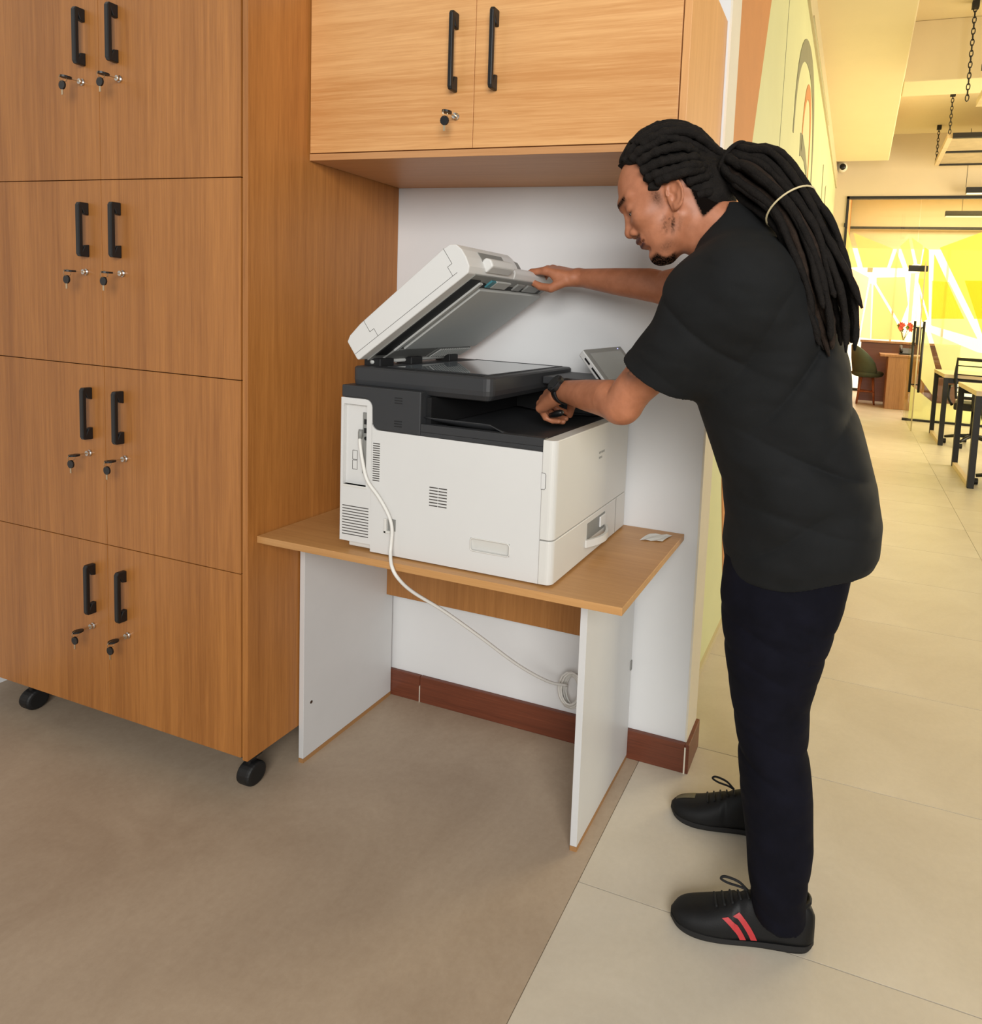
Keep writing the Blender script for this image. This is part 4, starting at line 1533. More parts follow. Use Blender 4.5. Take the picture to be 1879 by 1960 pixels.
# ---- t-shirt
TSH = np.array([   # z, x front, x back, y centre, half width
    [0.835, 1.272, 1.560, -0.425, 0.165],
    [0.870, 1.262, 1.572, -0.428, 0.180],
    [0.920, 1.253, 1.592, -0.430, 0.190],
    [0.980, 1.257, 1.594, -0.435, 0.193],
    [1.060, 1.248, 1.578, -0.445, 0.190],
    [1.145, 1.214, 1.548, -0.455, 0.187],
    [1.250, 1.176, 1.512, -0.468, 0.190],
    [1.330, 1.160, 1.497, -0.475, 0.198],
    [1.410, 1.155, 1.472, -0.485, 0.206],
    [1.470, 1.160, 1.440, -0.490, 0.198],
    [1.520, 1.168, 1.405, -0.495, 0.165],
    [1.560, 1.180, 1.370, -0.500, 0.125],
    [1.600, 1.195, 1.330, -0.505, 0.085],
    [1.640, 1.215, 1.290, -0.510, 0.050]])
HEM_C = W(1262, 718, -0.605)
SLV_D = unit(HEM_C - LSH)


def sd_shirt(p):
    z = p[:, 2]
    xf = np.interp(z, TSH[:, 0], TSH[:, 1])
    xb = np.interp(z, TSH[:, 0], TSH[:, 2])
    yc = np.interp(z, TSH[:, 0], TSH[:, 3])
    hw = np.interp(z, TSH[:, 0], TSH[:, 4])
    a = (xb - xf) / 2
    cx = (xb + xf) / 2
    e = 2.35
    k = (np.abs((p[:, 0] - cx) / a) ** e + np.abs((p[:, 1] - yc) / hw) ** e) ** (1 / e)
    d = (k - 1) * np.minimum(a, hw) * 0.82
    d = np.maximum(d, 0.862 + 0.17 * (p[:, 0] - 1.36) + 0.006 * np.sin(p[:, 0] * 30) - z)      # hem, a little higher at the back
    d = np.maximum(d, z - 1.640)
    # shoulder slopes
    d = smin(d, sd_cone(p, NECK + np.array([0.005, 0, -0.035]), LSH + np.array([0, 0.02, -0.015]), 0.088, 0.096), 0.05)
    d = smin(d, sd_cone(p, NECK + np.array([0.005, 0, -0.035]), RSH + np.array([0.01, -0.02, -0.015]), 0.088, 0.085), 0.05)
    # near sleeve
    s1 = sd_cone(p, LSH + np.array([0.0, 0.01, -0.012]), HEM_C, 0.100, 0.080)
    s1 = np.maximum(s1, (p - HEM_C) @ unit(SLV_D + np.array([0.10, 0, -0.25])))
    d = smin(d, s1, 0.035)
    d = smin(d, sd_ell(p, W(1352, 572, -0.625), (0.092, 0.085, 0.082)), 0.04)
    # far sleeve
    fh = RSH * 0.62 + REL * 0.38
    s2 = sd_cone(p, RSH + np.array([0.02, -0.01, -0.015]), fh, 0.088, 0.076)
    s2 = np.maximum(s2, (p - fh - unit(REL - RSH) * 0.0) @ unit(REL - RSH))
    d = smin(d, s2, 0.035)
    # folds
    f = np.zeros(len(p))
    def crease(phase):
        return (1 - np.abs(np.sin(phase))) ** 2.2
    w1 = vnoise(p, 7, 11)
    w2 = vnoise(p, 11, 12)
    side_ = np.clip(1.25 * (yc - p[:, 1]) / hw, 0, 1) ** 1.2      # folds fade out towards the back seam
    pit = LSH + np.array([0.115, 0.0, -0.195])           # armpit
    dx, dz = p[:, 0] - pit[0], z - pit[2]
    # folds fanning out from the armpit up to the shoulder blade and down the flank
    m1 = np.exp(-((dx - 0.05) / 0.13) ** 2 - ((dz - 0.03) / 0.15) ** 2)
    f += 0.0120 * crease(26 * (0.80 * dx - 0.60 * dz) + 3.2 * dz * dx * 20 + 1.1 * w1) * m1
    m2 = np.exp(-((dx - 0.10) / 0.14) ** 2 - ((dz + 0.16) / 0.12) ** 2)
    f += 0.0125 * crease(24 * (dz + 0.22 * dx) + 1.5 * w1) * m2 * side_
    m3 = np.exp(-((z - 0.97) / 0.07) ** 2)
    f += 0.0085 * crease(17 * (z - 0.55 * p[:, 0]) + 1.6 * w2) * m3 * side_
    # diagonal pulls along the sleeve
    sm_ = LSH * 0.55 + HEM_C * 0.45
    m4 = np.exp(-(np.linalg.norm(p - sm_, axis=1) / 0.105) ** 2)
    f += 0.0120 * crease(24 * (0.50 * (p[:, 0] - sm_[0]) + 0.86 * (z - sm_[2])) + 1.4 * w2) * m4
    f += 0.0036 * vnoise(p, 20, 9)
    d = d + f
    # openings
    d = smax(d, -sd_cone(p, H(-0.055, 0, -0.03), NECK + np.array([0.004, 0, -0.012]), 0.070, 0.070), 0.006)
    d = smax(d, -sd_cone(p, H(0.0, 0, -0.10), NECK + np.array([-0.045, 0, -0.02]), 0.052, 0.058), 0.006)
    d = smax(d, -sd_cone(p, LEL * 0.55 + LSH * 0.45, LEL + SLV_D * 0.05, 0.066, 0.066), 0.006)
    d = smax(d, -sd_cone(p, RSH * 0.75 + REL * 0.25, REL + unit(REL - RSH) * 0.05, 0.060, 0.060), 0.006)
    return d


def cloth(name, c, c2, weave=900, sp=0.25):
    m, nt, p = newmat(name)
    vec = coords(nt)
    n = noise(nt, 12, 5, 0.6, vec)
    nt.links.new(ramp(nt, n.outputs['Fac'], [(0.3, lin(c)), (0.75, lin(c2))]), p.inputs['Base Color'])
    p.inputs['Roughness'].default_value = 0.85
    p.inputs['Specular IOR Level'].default_value = sp
    b1 = noise(nt, weave, 2, 0.7, vec)
    wr = noise(nt, 1.0, 1, 0.4, coords(nt, (8, 8, 17), (0, math.radians(28), 0)), 0.3)
    mx = nt.nodes.new('ShaderNodeMath')
    mx.operation = 'MULTIPLY_ADD'
    nt.links.new(b1.outputs['Fac'], mx.inputs[0])
    mx.inputs[1].default_value = 0.012
    nt.links.new(wr.outputs['Fac'], mx.inputs[2])
    bump(nt, p, mx.outputs[0], 0.5, 0.03)
    return m


M['tee'] = cloth('black_cotton', (13, 14, 14), (19, 20, 21))
M['jean'] = cloth('dark_navy_denim', (9, 9, 16), (17, 17, 27), 1200, 0.1)
V, Q = surface_nets(sd_shirt, (1.00, -0.80, 0.80), (1.66, -0.14, 1.68), 0.0035)
shirt = obj('t_shirt', np_mesh('t_shirt', V, Q), M['tee'], man)
# collar rib
ring_p = []
for k in range(28):
    a = 2 * math.pi * k / 28
    ring_p.append(a)

# ---- jeans
NL = np.array([  # near leg: z, x front, x back, y centre, half width
    [0.060, 1.388, 1.505, -0.475, 0.062],
    [0.111, 1.374, 1.500, -0.477, 0.066],
    [0.240, 1.358, 1.506, -0.482, 0.070],
    [0.361, 1.338, 1.497, -0.485, 0.073],
    [0.474, 1.322, 1.480, -0.487, 0.077],
    [0.581, 1.300, 1.478, -0.492, 0.085],
    [0.694, 1.282, 1.500, -0.498, 0.093],
    [0.809, 1.268, 1.528, -0.500, 0.098],
    [0.930, 1.268, 1.545, -0.495, 0.100],
    [1.000, 1.275, 1.550, -0.490, 0.100]])
FL = np.array([
    [0.060, 1.345, 1.455, -0.165, 0.060],
    [0.111, 1.330, 1.450, -0.168, 0.064],
    [0.240, 1.325, 1.462, -0.185, 0.070],
    [0.361, 1.318, 1.462, -0.210, 0.073],
    [0.474, 1.310, 1.462, -0.245, 0.078],
    [0.581, 1.295, 1.470, -0.285, 0.087],
    [0.694, 1.278, 1.490, -0.330, 0.096],
    [0.809, 1.268, 1.520, -0.365, 0.100],
    [0.930, 1.268, 1.545, -0.380, 0.100],
    [1.000, 1.275, 1.550, -0.385, 0.100]])


def sd_leg(p, T_):
    z = p[:, 2]
    xf, xb, yc, hw = [np.interp(z, T_[:, 0], T_[:, i]) for i in (1, 2, 3, 4)]
    a = (xb - xf) / 2
    k = np.sqrt(((p[:, 0] - (xf + xb) / 2) / a) ** 2 + ((p[:, 1] - yc) / hw) ** 2)
    d = (k - 1) * np.minimum(a, hw) * 0.9
    return d


def sd_jeans(p):
    z = p[:, 2]
    f = 0.0034 * vnoise(p, 17, 21)
    a = sd_leg(p, NL)
    b_ = sd_leg(p, FL)
    knee = np.exp(-((z - 0.47) / 0.08) ** 2) + np.exp(-((z - 0.13) / 0.06) ** 2) + 0.8 * np.exp(-((z - 0.72) / 0.08) ** 2)
    f = f + 0.0042 * (1 - np.abs(np.sin(z * 34 + p[:, 0] * 22 + 2.6 * vnoise(p, 10, 22)))) ** 2 * knee
    d = smin(a, b_, 0.02) + f
    d = np.maximum(d, 0.068 - 0.12 * (p[:, 0] - 1.44) - z)
    d = np.maximum(d, z - 0.96)
    return d


V, Q = surface_nets(sd_jeans, (1.22, -0.64, 0.03), (1.60, -0.06, 1.0), 0.0042)
obj('jeans', np_mesh('jeans', V, Q), M['jean'], man)

# ---- shoes
M['shoe'] = mat('worn_black_leather', (9, 9, 10), 0.55, var=0.4, spec=0.3, nscale=14, bmp=0.2, bscale=400)
M['sole'] = mat('black_rubber_sole', (15, 14, 14), 0.7, var=0.1)
M['stripe'] = mat('red_leather_stripe', (178, 44, 48), 0.5, var=0.08, nscale=40)
M['scuff'] = mat('scuffed_toe_cap', (96, 90, 66), 0.5, var=0.3, nscale=30)
M['lace'] = mat('black_lace', (10, 10, 11), 0.8)
SL = 0.325
sprof = np.array([  # s from heel (0) to toe (1): half width, offset to big-toe side, top height, sole height
    [0.000, 0.010, 0.000, 0.070, 0.016],
    [0.015, 0.024, 0.000, 0.088, 0.018],
    [0.060, 0.033, 0.000, 0.098, 0.021],
    [0.150, 0.037, 0.000, 0.096, 0.022],
    [0.280, 0.037, 0.001, 0.102, 0.020],
    [0.400, 0.038, 0.002, 0.104, 0.018],
    [0.520, 0.043, 0.004, 0.088, 0.017],
    [0.640, 0.048, 0.006, 0.070, 0.017],
    [0.760, 0.049, 0.008, 0.056, 0.018],
    [0.870, 0.044, 0.009, 0.049, 0.019],
    [0.940, 0.036, 0.009, 0.043, 0.021],
    [0.980, 0.024, 0.008, 0.036, 0.023],
    [1.000, 0.008, 0.007, 0.028, 0.024]])


def shoe(loc_heel, toe_dir, side, label, scuff=False):
    """side: +1 when the big toe lies towards +lateral"""
    f = unit(toe_dir)
    l = np.array([-f[1], f[0], 0.0])
    base = np.array(loc_heel, float)

    def P(s, w_, h):
        return base + f * (s * SL) + l * w_ + np.array([0, 0, h])
    ts = np.linspace(0, 1, 46) ** 1.0
    pr_ = [np.interp(ts, sprof[:, 0], sprof[:, i]) for i in range(1, 5)]
    # smooth the profile a little
    for i in range(4):
        for _ in range(2):
            pr_[i][1:-1] = (pr_[i][:-2] + 2 * pr_[i][1:-1] + pr_[i][2:]) / 4

    def sect(i, grow=0.0):
        hw, of, ht, sh = pr_[0][i], pr_[1][i] * side, pr_[2][i], pr_[3][i]
        out_ = []
        n = 22
        for k in range(n + 1):
            a = math.pi * k / n
            c, s_ = math.cos(a), math.sin(a)
            ex = 0.80 if ts[i] > 0.5 else 0.62
            w_ = of + (hw + grow) * np.sign(c) * abs(c) ** ex * (1 - 0.28 * s_ * (ht > 0.085))
            out_.append((ts[i], w_, sh * 0.6 + (ht - sh * 0.6 + grow) * s_ ** 0.85))
        return out_
    up = MB()
    rings = []
    for i in range(len(ts)):
        rings.append([P(*q_) for q_ in sect(i)])
    n = len(rings[0])
    vs = [p_ for r_ in rings for p_ in r_]
    fs = []
    for i in range(len(rings) - 1):
        for k in range(n - 1):
            fs.append((i * n + k, i * n + k + 1, (i + 1) * n + k + 1, (i + 1) * n + k))
        fs.append((i * n + n - 1, i * n, (i + 1) * n, (i + 1) * n + n - 1))
    fs.append(tuple(range(n)))
    fs.append(tuple((len(rings) - 1) * n + k for k in range(n)))
    up.add(vs, fs)
    so_ = obj('shoe', up, M['shoe'], man, smooth=True, label=label)
    # sole
    sm_ = MB()
    rg = []
    for hh, gr_ in ((0.0, -0.004), (0.004, 0.0), (0.5, 0.0022), (1.0, 0.001)):
        ring_ = []
        for i in range(len(ts)):
            hw, of, sh = pr_[0][i], pr_[1][i] * side, pr_[3][i]
            spring = 0.012 * max(0, (ts[i] - 0.78) / 0.22) ** 2 + 0.004 * max(0, (0.08 - ts[i]) / 0.08)
            ring_.append(P(ts[i], of + hw + gr_, (spring + hh * (sh - spring)) if hh >= 0.5 else spring + hh))
        for i in range(len(ts) - 1, -1, -1):
            hw, of, sh = pr_[0][i], pr_[1][i] * side, pr_[3][i]
            spring = 0.012 * max(0, (ts[i] - 0.78) / 0.22) ** 2 + 0.004 * max(0, (0.08 - ts[i]) / 0.08)
            ring_.append(P(ts[i], of - hw - gr_, (spring + hh * (sh - spring)) if hh >= 0.5 else spring + hh))
        rg.append(ring_)
    loft(sm_, rg)
    obj('sole', sm_, M['sole'], so_)

    def surf(s, frac, off=0.0015, sgn=1):
        """point on the upper: frac 0 at the sole to 1 at the ridge on the side sgn"""
        i0 = int(min(len(ts) - 2, s * (len(ts) - 1)))
        w0 = s * (len(ts) - 1) - i0
        sc_ = [np.array(a0) * (1 - w0) + np.array(a1) * w0 for a0, a1 in zip(sect(i0, off), sect(i0 + 1, off))]
        if sgn < 0:
            sc_ = sc_[::-1]
        t_ = frac * 11
        k0 = int(min(10, t_))
        q_ = sc_[k0] + (sc_[k0 + 1] - sc_[k0]) * (t_ - k0)
        return P(s, q_[1], q_[2])
    if scuff:
        vs, fs = [], []
        for i in range(9):
            for k in range(9):
                vs.append(surf(0.80 + 0.165 * i / 8, 0.62 + 0.38 * k / 8, 0.0008, -side))
        for i in range(8):
            for k in range(8):
                fs.append((i * 9 + k, i * 9 + k + 1, i * 9 + k + 10, i * 9 + k + 9))
        obj('scuffed_toe', MB().add(vs, fs), M['scuff'], so_, smooth=True)
    for sgn in (-side,):
        for c0 in (0.395, 0.470):
            st = MB()
            rows_ = 8
            vs = []
            for k in range(rows_ + 1):
                fr_ = 0.05 + 0.46 * k / rows_
                sh_ = c0 + 0.13 * (k / rows_)
                for e in (0.0, 0.02, 0.042):
                    vs.append(surf(sh_ + e, fr_, 0.0016, sgn))
            fs = []
            for k in range(rows_):
                for e in range(2):
                    a_ = k * 3 + e
                    fs.append((a_, a_ + 1, a_ + 4, a_ + 3))
            st.add(vs, fs)
            obj('stripe', st, M['stripe'], so_, smooth=True)
    # eyelet ridge, laces and bow loop
    for k in range(5):
        s0 = 0.46 + 0.055 * k
        a_, b_, c_ = surf(s0, 0.80, 0.003, 1), surf(s0 + 0.012, 1.0, 0.0045, 1), surf(s0 + 0.02, 0.80, 0.003, -1)
        obj('lace', MB().tube(smooth_path([a_, b_, c_], 5), 0.0028, 6), M['lace'], so_, smooth=True)
    top = surf(0.47, 1.0, 0.008, 1)
    lp = [top, top + f * 0.022 + np.array([0, 0, 0.018]), top + f * 0.052 + np.array([0, 0, 0.022]) - l * 0.004, top + f * 0.062 + np.array([0, 0, 0.014]) - l * 0.006, top + f * 0.046 + np.array([0, 0, 0.006]) - l * 0.006, top + f * 0.018 + np.array([0, 0, 0.006]), top]
    obj('lace_bow', MB().tube(smooth_path(lp, 6), 0.0027, 6), M['lace'], so_, smooth=True)
    # tongue and ankle collar
    ck = MB()
    cpts = []
    for k in range(24):
        a = 2 * math.pi * k / 24
        cpts.append(P(0.20 + 0.155 * math.cos(a), 0.032 * math.sin(a), 0.103 + 0.006 * math.cos(a) + 0.010 * (abs(math.cos(a)))))
    ck.tube(cpts, 0.006, 8, closed=True)
    obj('ankle_collar', ck, M['shoe'], so_, smooth=True)
    return so_


sh1 = shoe((1.520, -0.452, 0.0), (-1.0, -0.20, 0), -1, 'black leather sneaker with red stripes, nearer the brown floor')
sh2 = shoe((1.435, -0.150, 0.0), (-1.0, -0.06, 0), 1, 'black sneaker with a scuffed toe cap, beside the skirting', True)

# ---- hair
M['loc'] = mat('dark_brown_locks', (21, 17, 14), 0.85, spec=0.2, var=0.35, nscale=60, bmp=0.6, bscale=260, bdist=0.004)
M['loc2'] = mat('brown_lock_ends', (40, 30, 23), 0.9, spec=0.2, var=0.35, nscale=60, bmp=0.6, bscale=260, bdist=0.004)


def sd_cap(p):
    q_ = local(p)
    al_ = np.abs(q_[:, 1])
    d = sd_ell(q_, (-0.010, 0, 0.050), (0.108, 0.086, 0.104))
    d = smin(d, sd_ell(q_, (-0.070, 0, 0.018), (0.064, 0.066, 0.058)), 0.03)
    d = smin(d, sd_ell(q_, (-0.088, 0, -0.026), (0.048, 0.066, 0.050)), 0.02)
    # hairline: front edge recedes at the temples, rises over the ear, drops to the nape
    fl = np.interp(q_[:, 2], [-0.08, -0.03, 0.012, 0.03, 0.05, 0.085, 0.105, 0.125, 0.16], [-0.075, -0.050, 0.010, 0.030, 0.034, 0.026, 0.046, 0.072, 0.085])
    d = smax(d, q_[:, 0] - fl - 0.004 * np.sin(q_[:, 2] * 260), 0.004)
    low = np.interp(q_[:, 0], [-0.14, -0.10, -0.060, -0.034, -0.01, 0.016, 0.040], [-0.072, -0.078, -0.062, 0.026, 0.036, 0.020, 0.020])
    d = smax(d, low - q_[:, 2], 0.005)
    d = d + 0.0015 * vnoise(p, 220, 31)
    return d


V, Q = surface_nets(sd_cap, HO - 0.2, HO + 0.2, 0.0030)
hair_o = obj('hair', np_mesh('hair', V, Q), M['loc'], man, label='dark brown dreadlocks tied back twice')
rng = np.random.RandomState(5)
TIE = H(-0.150, 0.0, 0.022)
starts = [(-0.060, 0.072, -0.030), (-0.044, 0.084, 0.008), (-0.016, 0.088, 0.042), (0.012, 0.085, 0.036), (0.026, 0.083, 0.050), (0.030, 0.079, 0.068), (0.028, 0.072, 0.088), (0.036, 0.058, 0.106), (0.054, 0.040, 0.120), (0.066, 0.020, 0.129), (0.070, 0.0, 0.131)]
roots = [(f_, l_ * sg, u_) for (f_, l_, u_) in starts for sg in ((1, -1) if l_ > 0 else (1,))]
SC = np.array([-0.012, 0.0, 0.046])
SR = np.array([0.112, 0.092, 0.110])


def lock_tube(pts, r0, r1, seed, name='dreadlock', m=None, taper=True):
    pts = smooth_path(pts, 5)
    n = len(pts)
    rr = np.random.RandomState(seed)
    k = np.linspace(0, 1, n)
    rad = (r0 + (r1 - r0) * k) * (1 + 0.10 * np.sin(k * n * 1.3 + rr.uniform(0, 6)) + 0.07 * rr.normal(size=n))
    if taper:
        rad[-1] *= 0.35
        rad[-2] *= 0.75
    return obj(name, MB().tube(pts, list(rad), 9), m or M['loc'], hair_o, smooth=True)


def on_skull(dirv, lift):
    dirv = unit(dirv)
    t = 1 / math.sqrt(((dirv / SR) ** 2).sum())
    return SC + dirv * (t + lift)


for i, (f_, l_, u_) in enumerate(roots):
    a = np.array([f_, l_, u_]) - SC
    a_n = unit(a)
    lat = l_
    tl_ = np.array([-0.148, 0.30 * l_, 0.022 + 0.30 * (u_ - 0.05)])
    b_n = unit(tl_ - SC)
    pts = []
    om = math.acos(np.clip(a_n @ b_n, -1, 1))
    for t in np.linspace(0, 1, 9):
        d_ = (math.sin((1 - t) * om) * a_n + math.sin(t * om) * b_n) / math.sin(om)
        lift = -0.004 + 0.010 * math.sin(math.pi * min(1, t * 1.3)) + 0.003 * rng.normal() * (0.2 < t < 0.9)
        q_ = on_skull(d_, lift)
        if t > 0.8:
            q_ = q_ + (tl_ - q_) * ((t - 0.8) / 0.2)
        pts.append(H(*q_))
    lock_tube(pts, 0.0100, 0.0088, 100 + i, taper=False)
# a second layer over the crown
for i in range(9):
    l_ = 0.070 * (i - 4) / 4
    a_n = unit(np.array([0.030 - 0.3 * abs(l_), l_, 0.150 - 0.4 * abs(l_)]) - SC)
    tl_ = np.array([-0.146, 0.30 * l_, 0.044])
    b_n = unit(tl_ - SC)
    om = math.acos(np.clip(a_n @ b_n, -1, 1))
    pts = []
    for t in np.linspace(0, 1, 8):
        d_ = (math.sin((1 - t) * om) * a_n + math.sin(t * om) * b_n) / math.sin(om)
        q_ = on_skull(d_, 0.004 + 0.012 * math.sin(math.pi * t))
        if t > 0.8:
            q_ = q_ + (tl_ - q_) * ((t - 0.8) / 0.2)
        pts.append(H(*q_))
    lock_tube(pts, 0.0098, 0.0092, 200 + i, taper=False)
# ponytail: through the first tie, bulging to the second tie, fanning down the back
pc = [W(1402, 308, -0.52), W(1425, 322, -0.535), W(1462, 342, -0.555), W(1513, 396, -0.605), W(1548, 462, -0.625), W(1575, 540, -0.628), W(1592, 610, -0.618), W(1600, 670, -0.610)]
pt_T = [unit(pc[min(i + 1, len(pc) - 1)] - pc[max(i - 1, 0)]) for i in range(len(pc))]
pr_r = [0.034, 0.044, 0.058, 0.044, 0.050, 0.050, 0.044, 0.036]
k_ = 0
for rr_, cnt_ in ((0.0, 1), (0.38, 7), (0.72, 12), (1.0, 16)):
    for j in range(cnt_):
        a = 2 * math.pi * (j + 0.5 * (rr_ > 0.7)) / cnt_ + 0.2 * rng.normal()
        end = 4 + rng.randint(0, 4) if rr_ > 0.3 else 7
        end = min(7, max(5, end))
        pts = []
        for i in range(end + 1):
            n1 = unit(np.cross(pt_T[i], (0, 1, 0)))
            n2 = np.cross(n1, pt_T[i])
            wob = 0.004 * rng.normal(size=3) if i > 3 else 0.0012 * rng.normal(size=3)
            fl = 0.80 if i < 4 else 0.62
            pts.append(pc[i] + pr_r[i] * rr_ * (math.cos(a) * n1 + fl * math.sin(a) * n2) + wob)
        if end < 7:
            pts.append(pts[-1] + pt_T[end] * (0.03 + 0.03 * rng.rand()) + 0.006 * rng.normal(size=3))
        lock_tube(pts, 0.0088, 0.0062, 300 + k_, m=M['loc2'] if rng.rand() < 0.35 else M['loc'])
        k_ += 1


def band(name, c, t, r, tube_r, m, fl=0.85):
    n1 = unit(np.cross(t, (0, 1, 0)))
    n2 = np.cross(n1, t)
    return obj(name, MB().tube([c + r * (math.cos(a) * n1 + fl * math.sin(a) * n2) for a in [2 * math.pi * k / 32 for k in range(32)]], tube_r, 8, closed=True), m, hair_o, smooth=True)


band('hair_wrap', pc[0] + pt_T[0] * 0.004, pt_T[0], 0.0415, 0.0048, M['loc'])
M['elastic'] = mat('beige_elastic', (196, 180, 140), 0.6)
band('elastic_band', pc[3], pt_T[3], 0.0530, 0.0019, M['elastic'])

# ---- wristwatch
fa = unit(LWR - LEL)
wc = LWR - fa * 0.012
watch = thing('wristwatch', tuple(wc), 'black sports watch strapped on the wrist reaching into the printer', 'watch')
n1 = unit(np.cross(fa, (0, 0, 1)))
n2 = np.cross(n1, fa)
st = MB()
ring_a, ring_b = [], []
for k in range(36):
    a = 2 * math.pi * k / 36
    ring_a.append(a)
rw = 0.0292
vs, fs = [], []
for k, a in enumerate(ring_a):
    dirr = math.cos(a) * n1 + math.sin(a) * n2
    for (r_, h_) in ((rw, -0.011), (rw + 0.004, -0.010), (rw + 0.004, 0.010), (rw, 0.011)):
        vs.append(wc + dirr * r_ + fa * h_)
for k in range(36):
    for e in range(4):
        fs.append((k * 4 + e, k * 4 + (e + 1) % 4, ((k + 1) % 36) * 4 + (e + 1) % 4, ((k + 1) % 36) * 4 + e))
obj('strap', MB().add(vs, fs), M['black'], watch, smooth=True)
M['watchglass'] = mat('watch_glass', (20, 18, 20), 0.06, var=0.02, spec=0.8)
wdir = unit(-n1 * (1 if n1[1] > 0 else -1) * 0.75 + np.array([-0.1, 0, 0.62]))
wdir = unit(wdir - fa * (wdir @ fa))
t1 = np.cross(wdir, fa)
cs_ = MB()
cvs = lambda rr, hh: [wc + wdir * hh + rr * (math.cos(2 * math.pi * k / 24) * fa + math.sin(2 * math.pi * k / 24) * t1) for k in range(24)]
loft(cs_, [cvs(0.021, 0.024), cvs(0.0245, 0.027), cvs(0.0245, 0.036), cvs(0.022, 0.0385)])
wcase = obj('watch_case', cs_, M['black'], watch)
dl = MB()
loft(dl, [cvs(0.0185, 0.0385), cvs(0.018, 0.0392)])
obj('dial', dl, M['watchglass'], wcase)

# small black handheld part, exact kind unknown, resting over the tray
hp_ = W(1066, 792, -0.36)
hk = thing('held_part', tuple(hp_), 'small black part gripped between the fingers above the output tray', 'printer part')
ex = MB()
ax_ = unit(np.array([0.8, -0.35, 0.30]))
b1_ = unit(np.cross(ax_, (0, 0, 1)))
b2_ = np.cross(b1_, ax_)
rings_ = []
for t, r_ in ((-0.03, 0.004), (-0.025, 0.009), (-0.005, 0.0115), (0.012, 0.011), (0.02, 0.007), (0.022, 0.003)):
    rings_.append([hp_ + ax_ * t + r_ * (math.cos(2 * math.pi * k / 14) * b1_ + 0.8 * math.sin(2 * math.pi * k / 14) * b2_) for k in range(14)])
loft(ex, rings_)
obj('part_body', ex, M['black'], hk, smooth=True)

# ================================================================== OFFICE BEYOND


def on_floor(u, v):
    d = RT * ((u - CX) / FPX) - UP * ((v - CY) / FPX) + FW
    return CAM + d * ((0 - CAM[2]) / d[2])


def desk(foot_f, foot_b, top_px, length, label, books=False):
    """steel framed desk: near end frame stands on foot_f and foot_b, the top runs along +x"""
    zt = W(top_px[0], top_px[1], foot_f[1])[2]
    t = thing('office_desk', (foot_f[0], foot_f[1], 0), label, 'desk', 'desks in the office')
    y0, y1 = foot_f[1], foot_b[1]
    x0 = (foot_f[0] + foot_b[0]) / 2
    r = 0.028
    obj('desk_top', MB().box(x0 - 0.03, y0 - 0.04, zt - 0.045, x0 + length, y1 + 0.04, zt), M['deskwood'], t, 0.003)
    for x in (x0, x0 + length - 0.06):
        for y in (y0, y1):
            obj('leg', MB().box(x - r, y - r, 0, x + r, y + r, zt - 0.046), M['blackmetal'], t, 0.002)
        obj('foot_rail', MB().box(x - r * 0.8, y0 + r, 0.0, x + r * 0.8, y1 - r, 0.045), M['deskwood'], t, 0.002)
    for y in (y0, y1):
        obj('apron_rail', MB().box(x0 + r, y - 0.02, zt - 0.11, x0 + length - 0.09, y + 0.02, zt - 0.047), M['blackmetal'], t, 0.002)
    return t, zt, x0


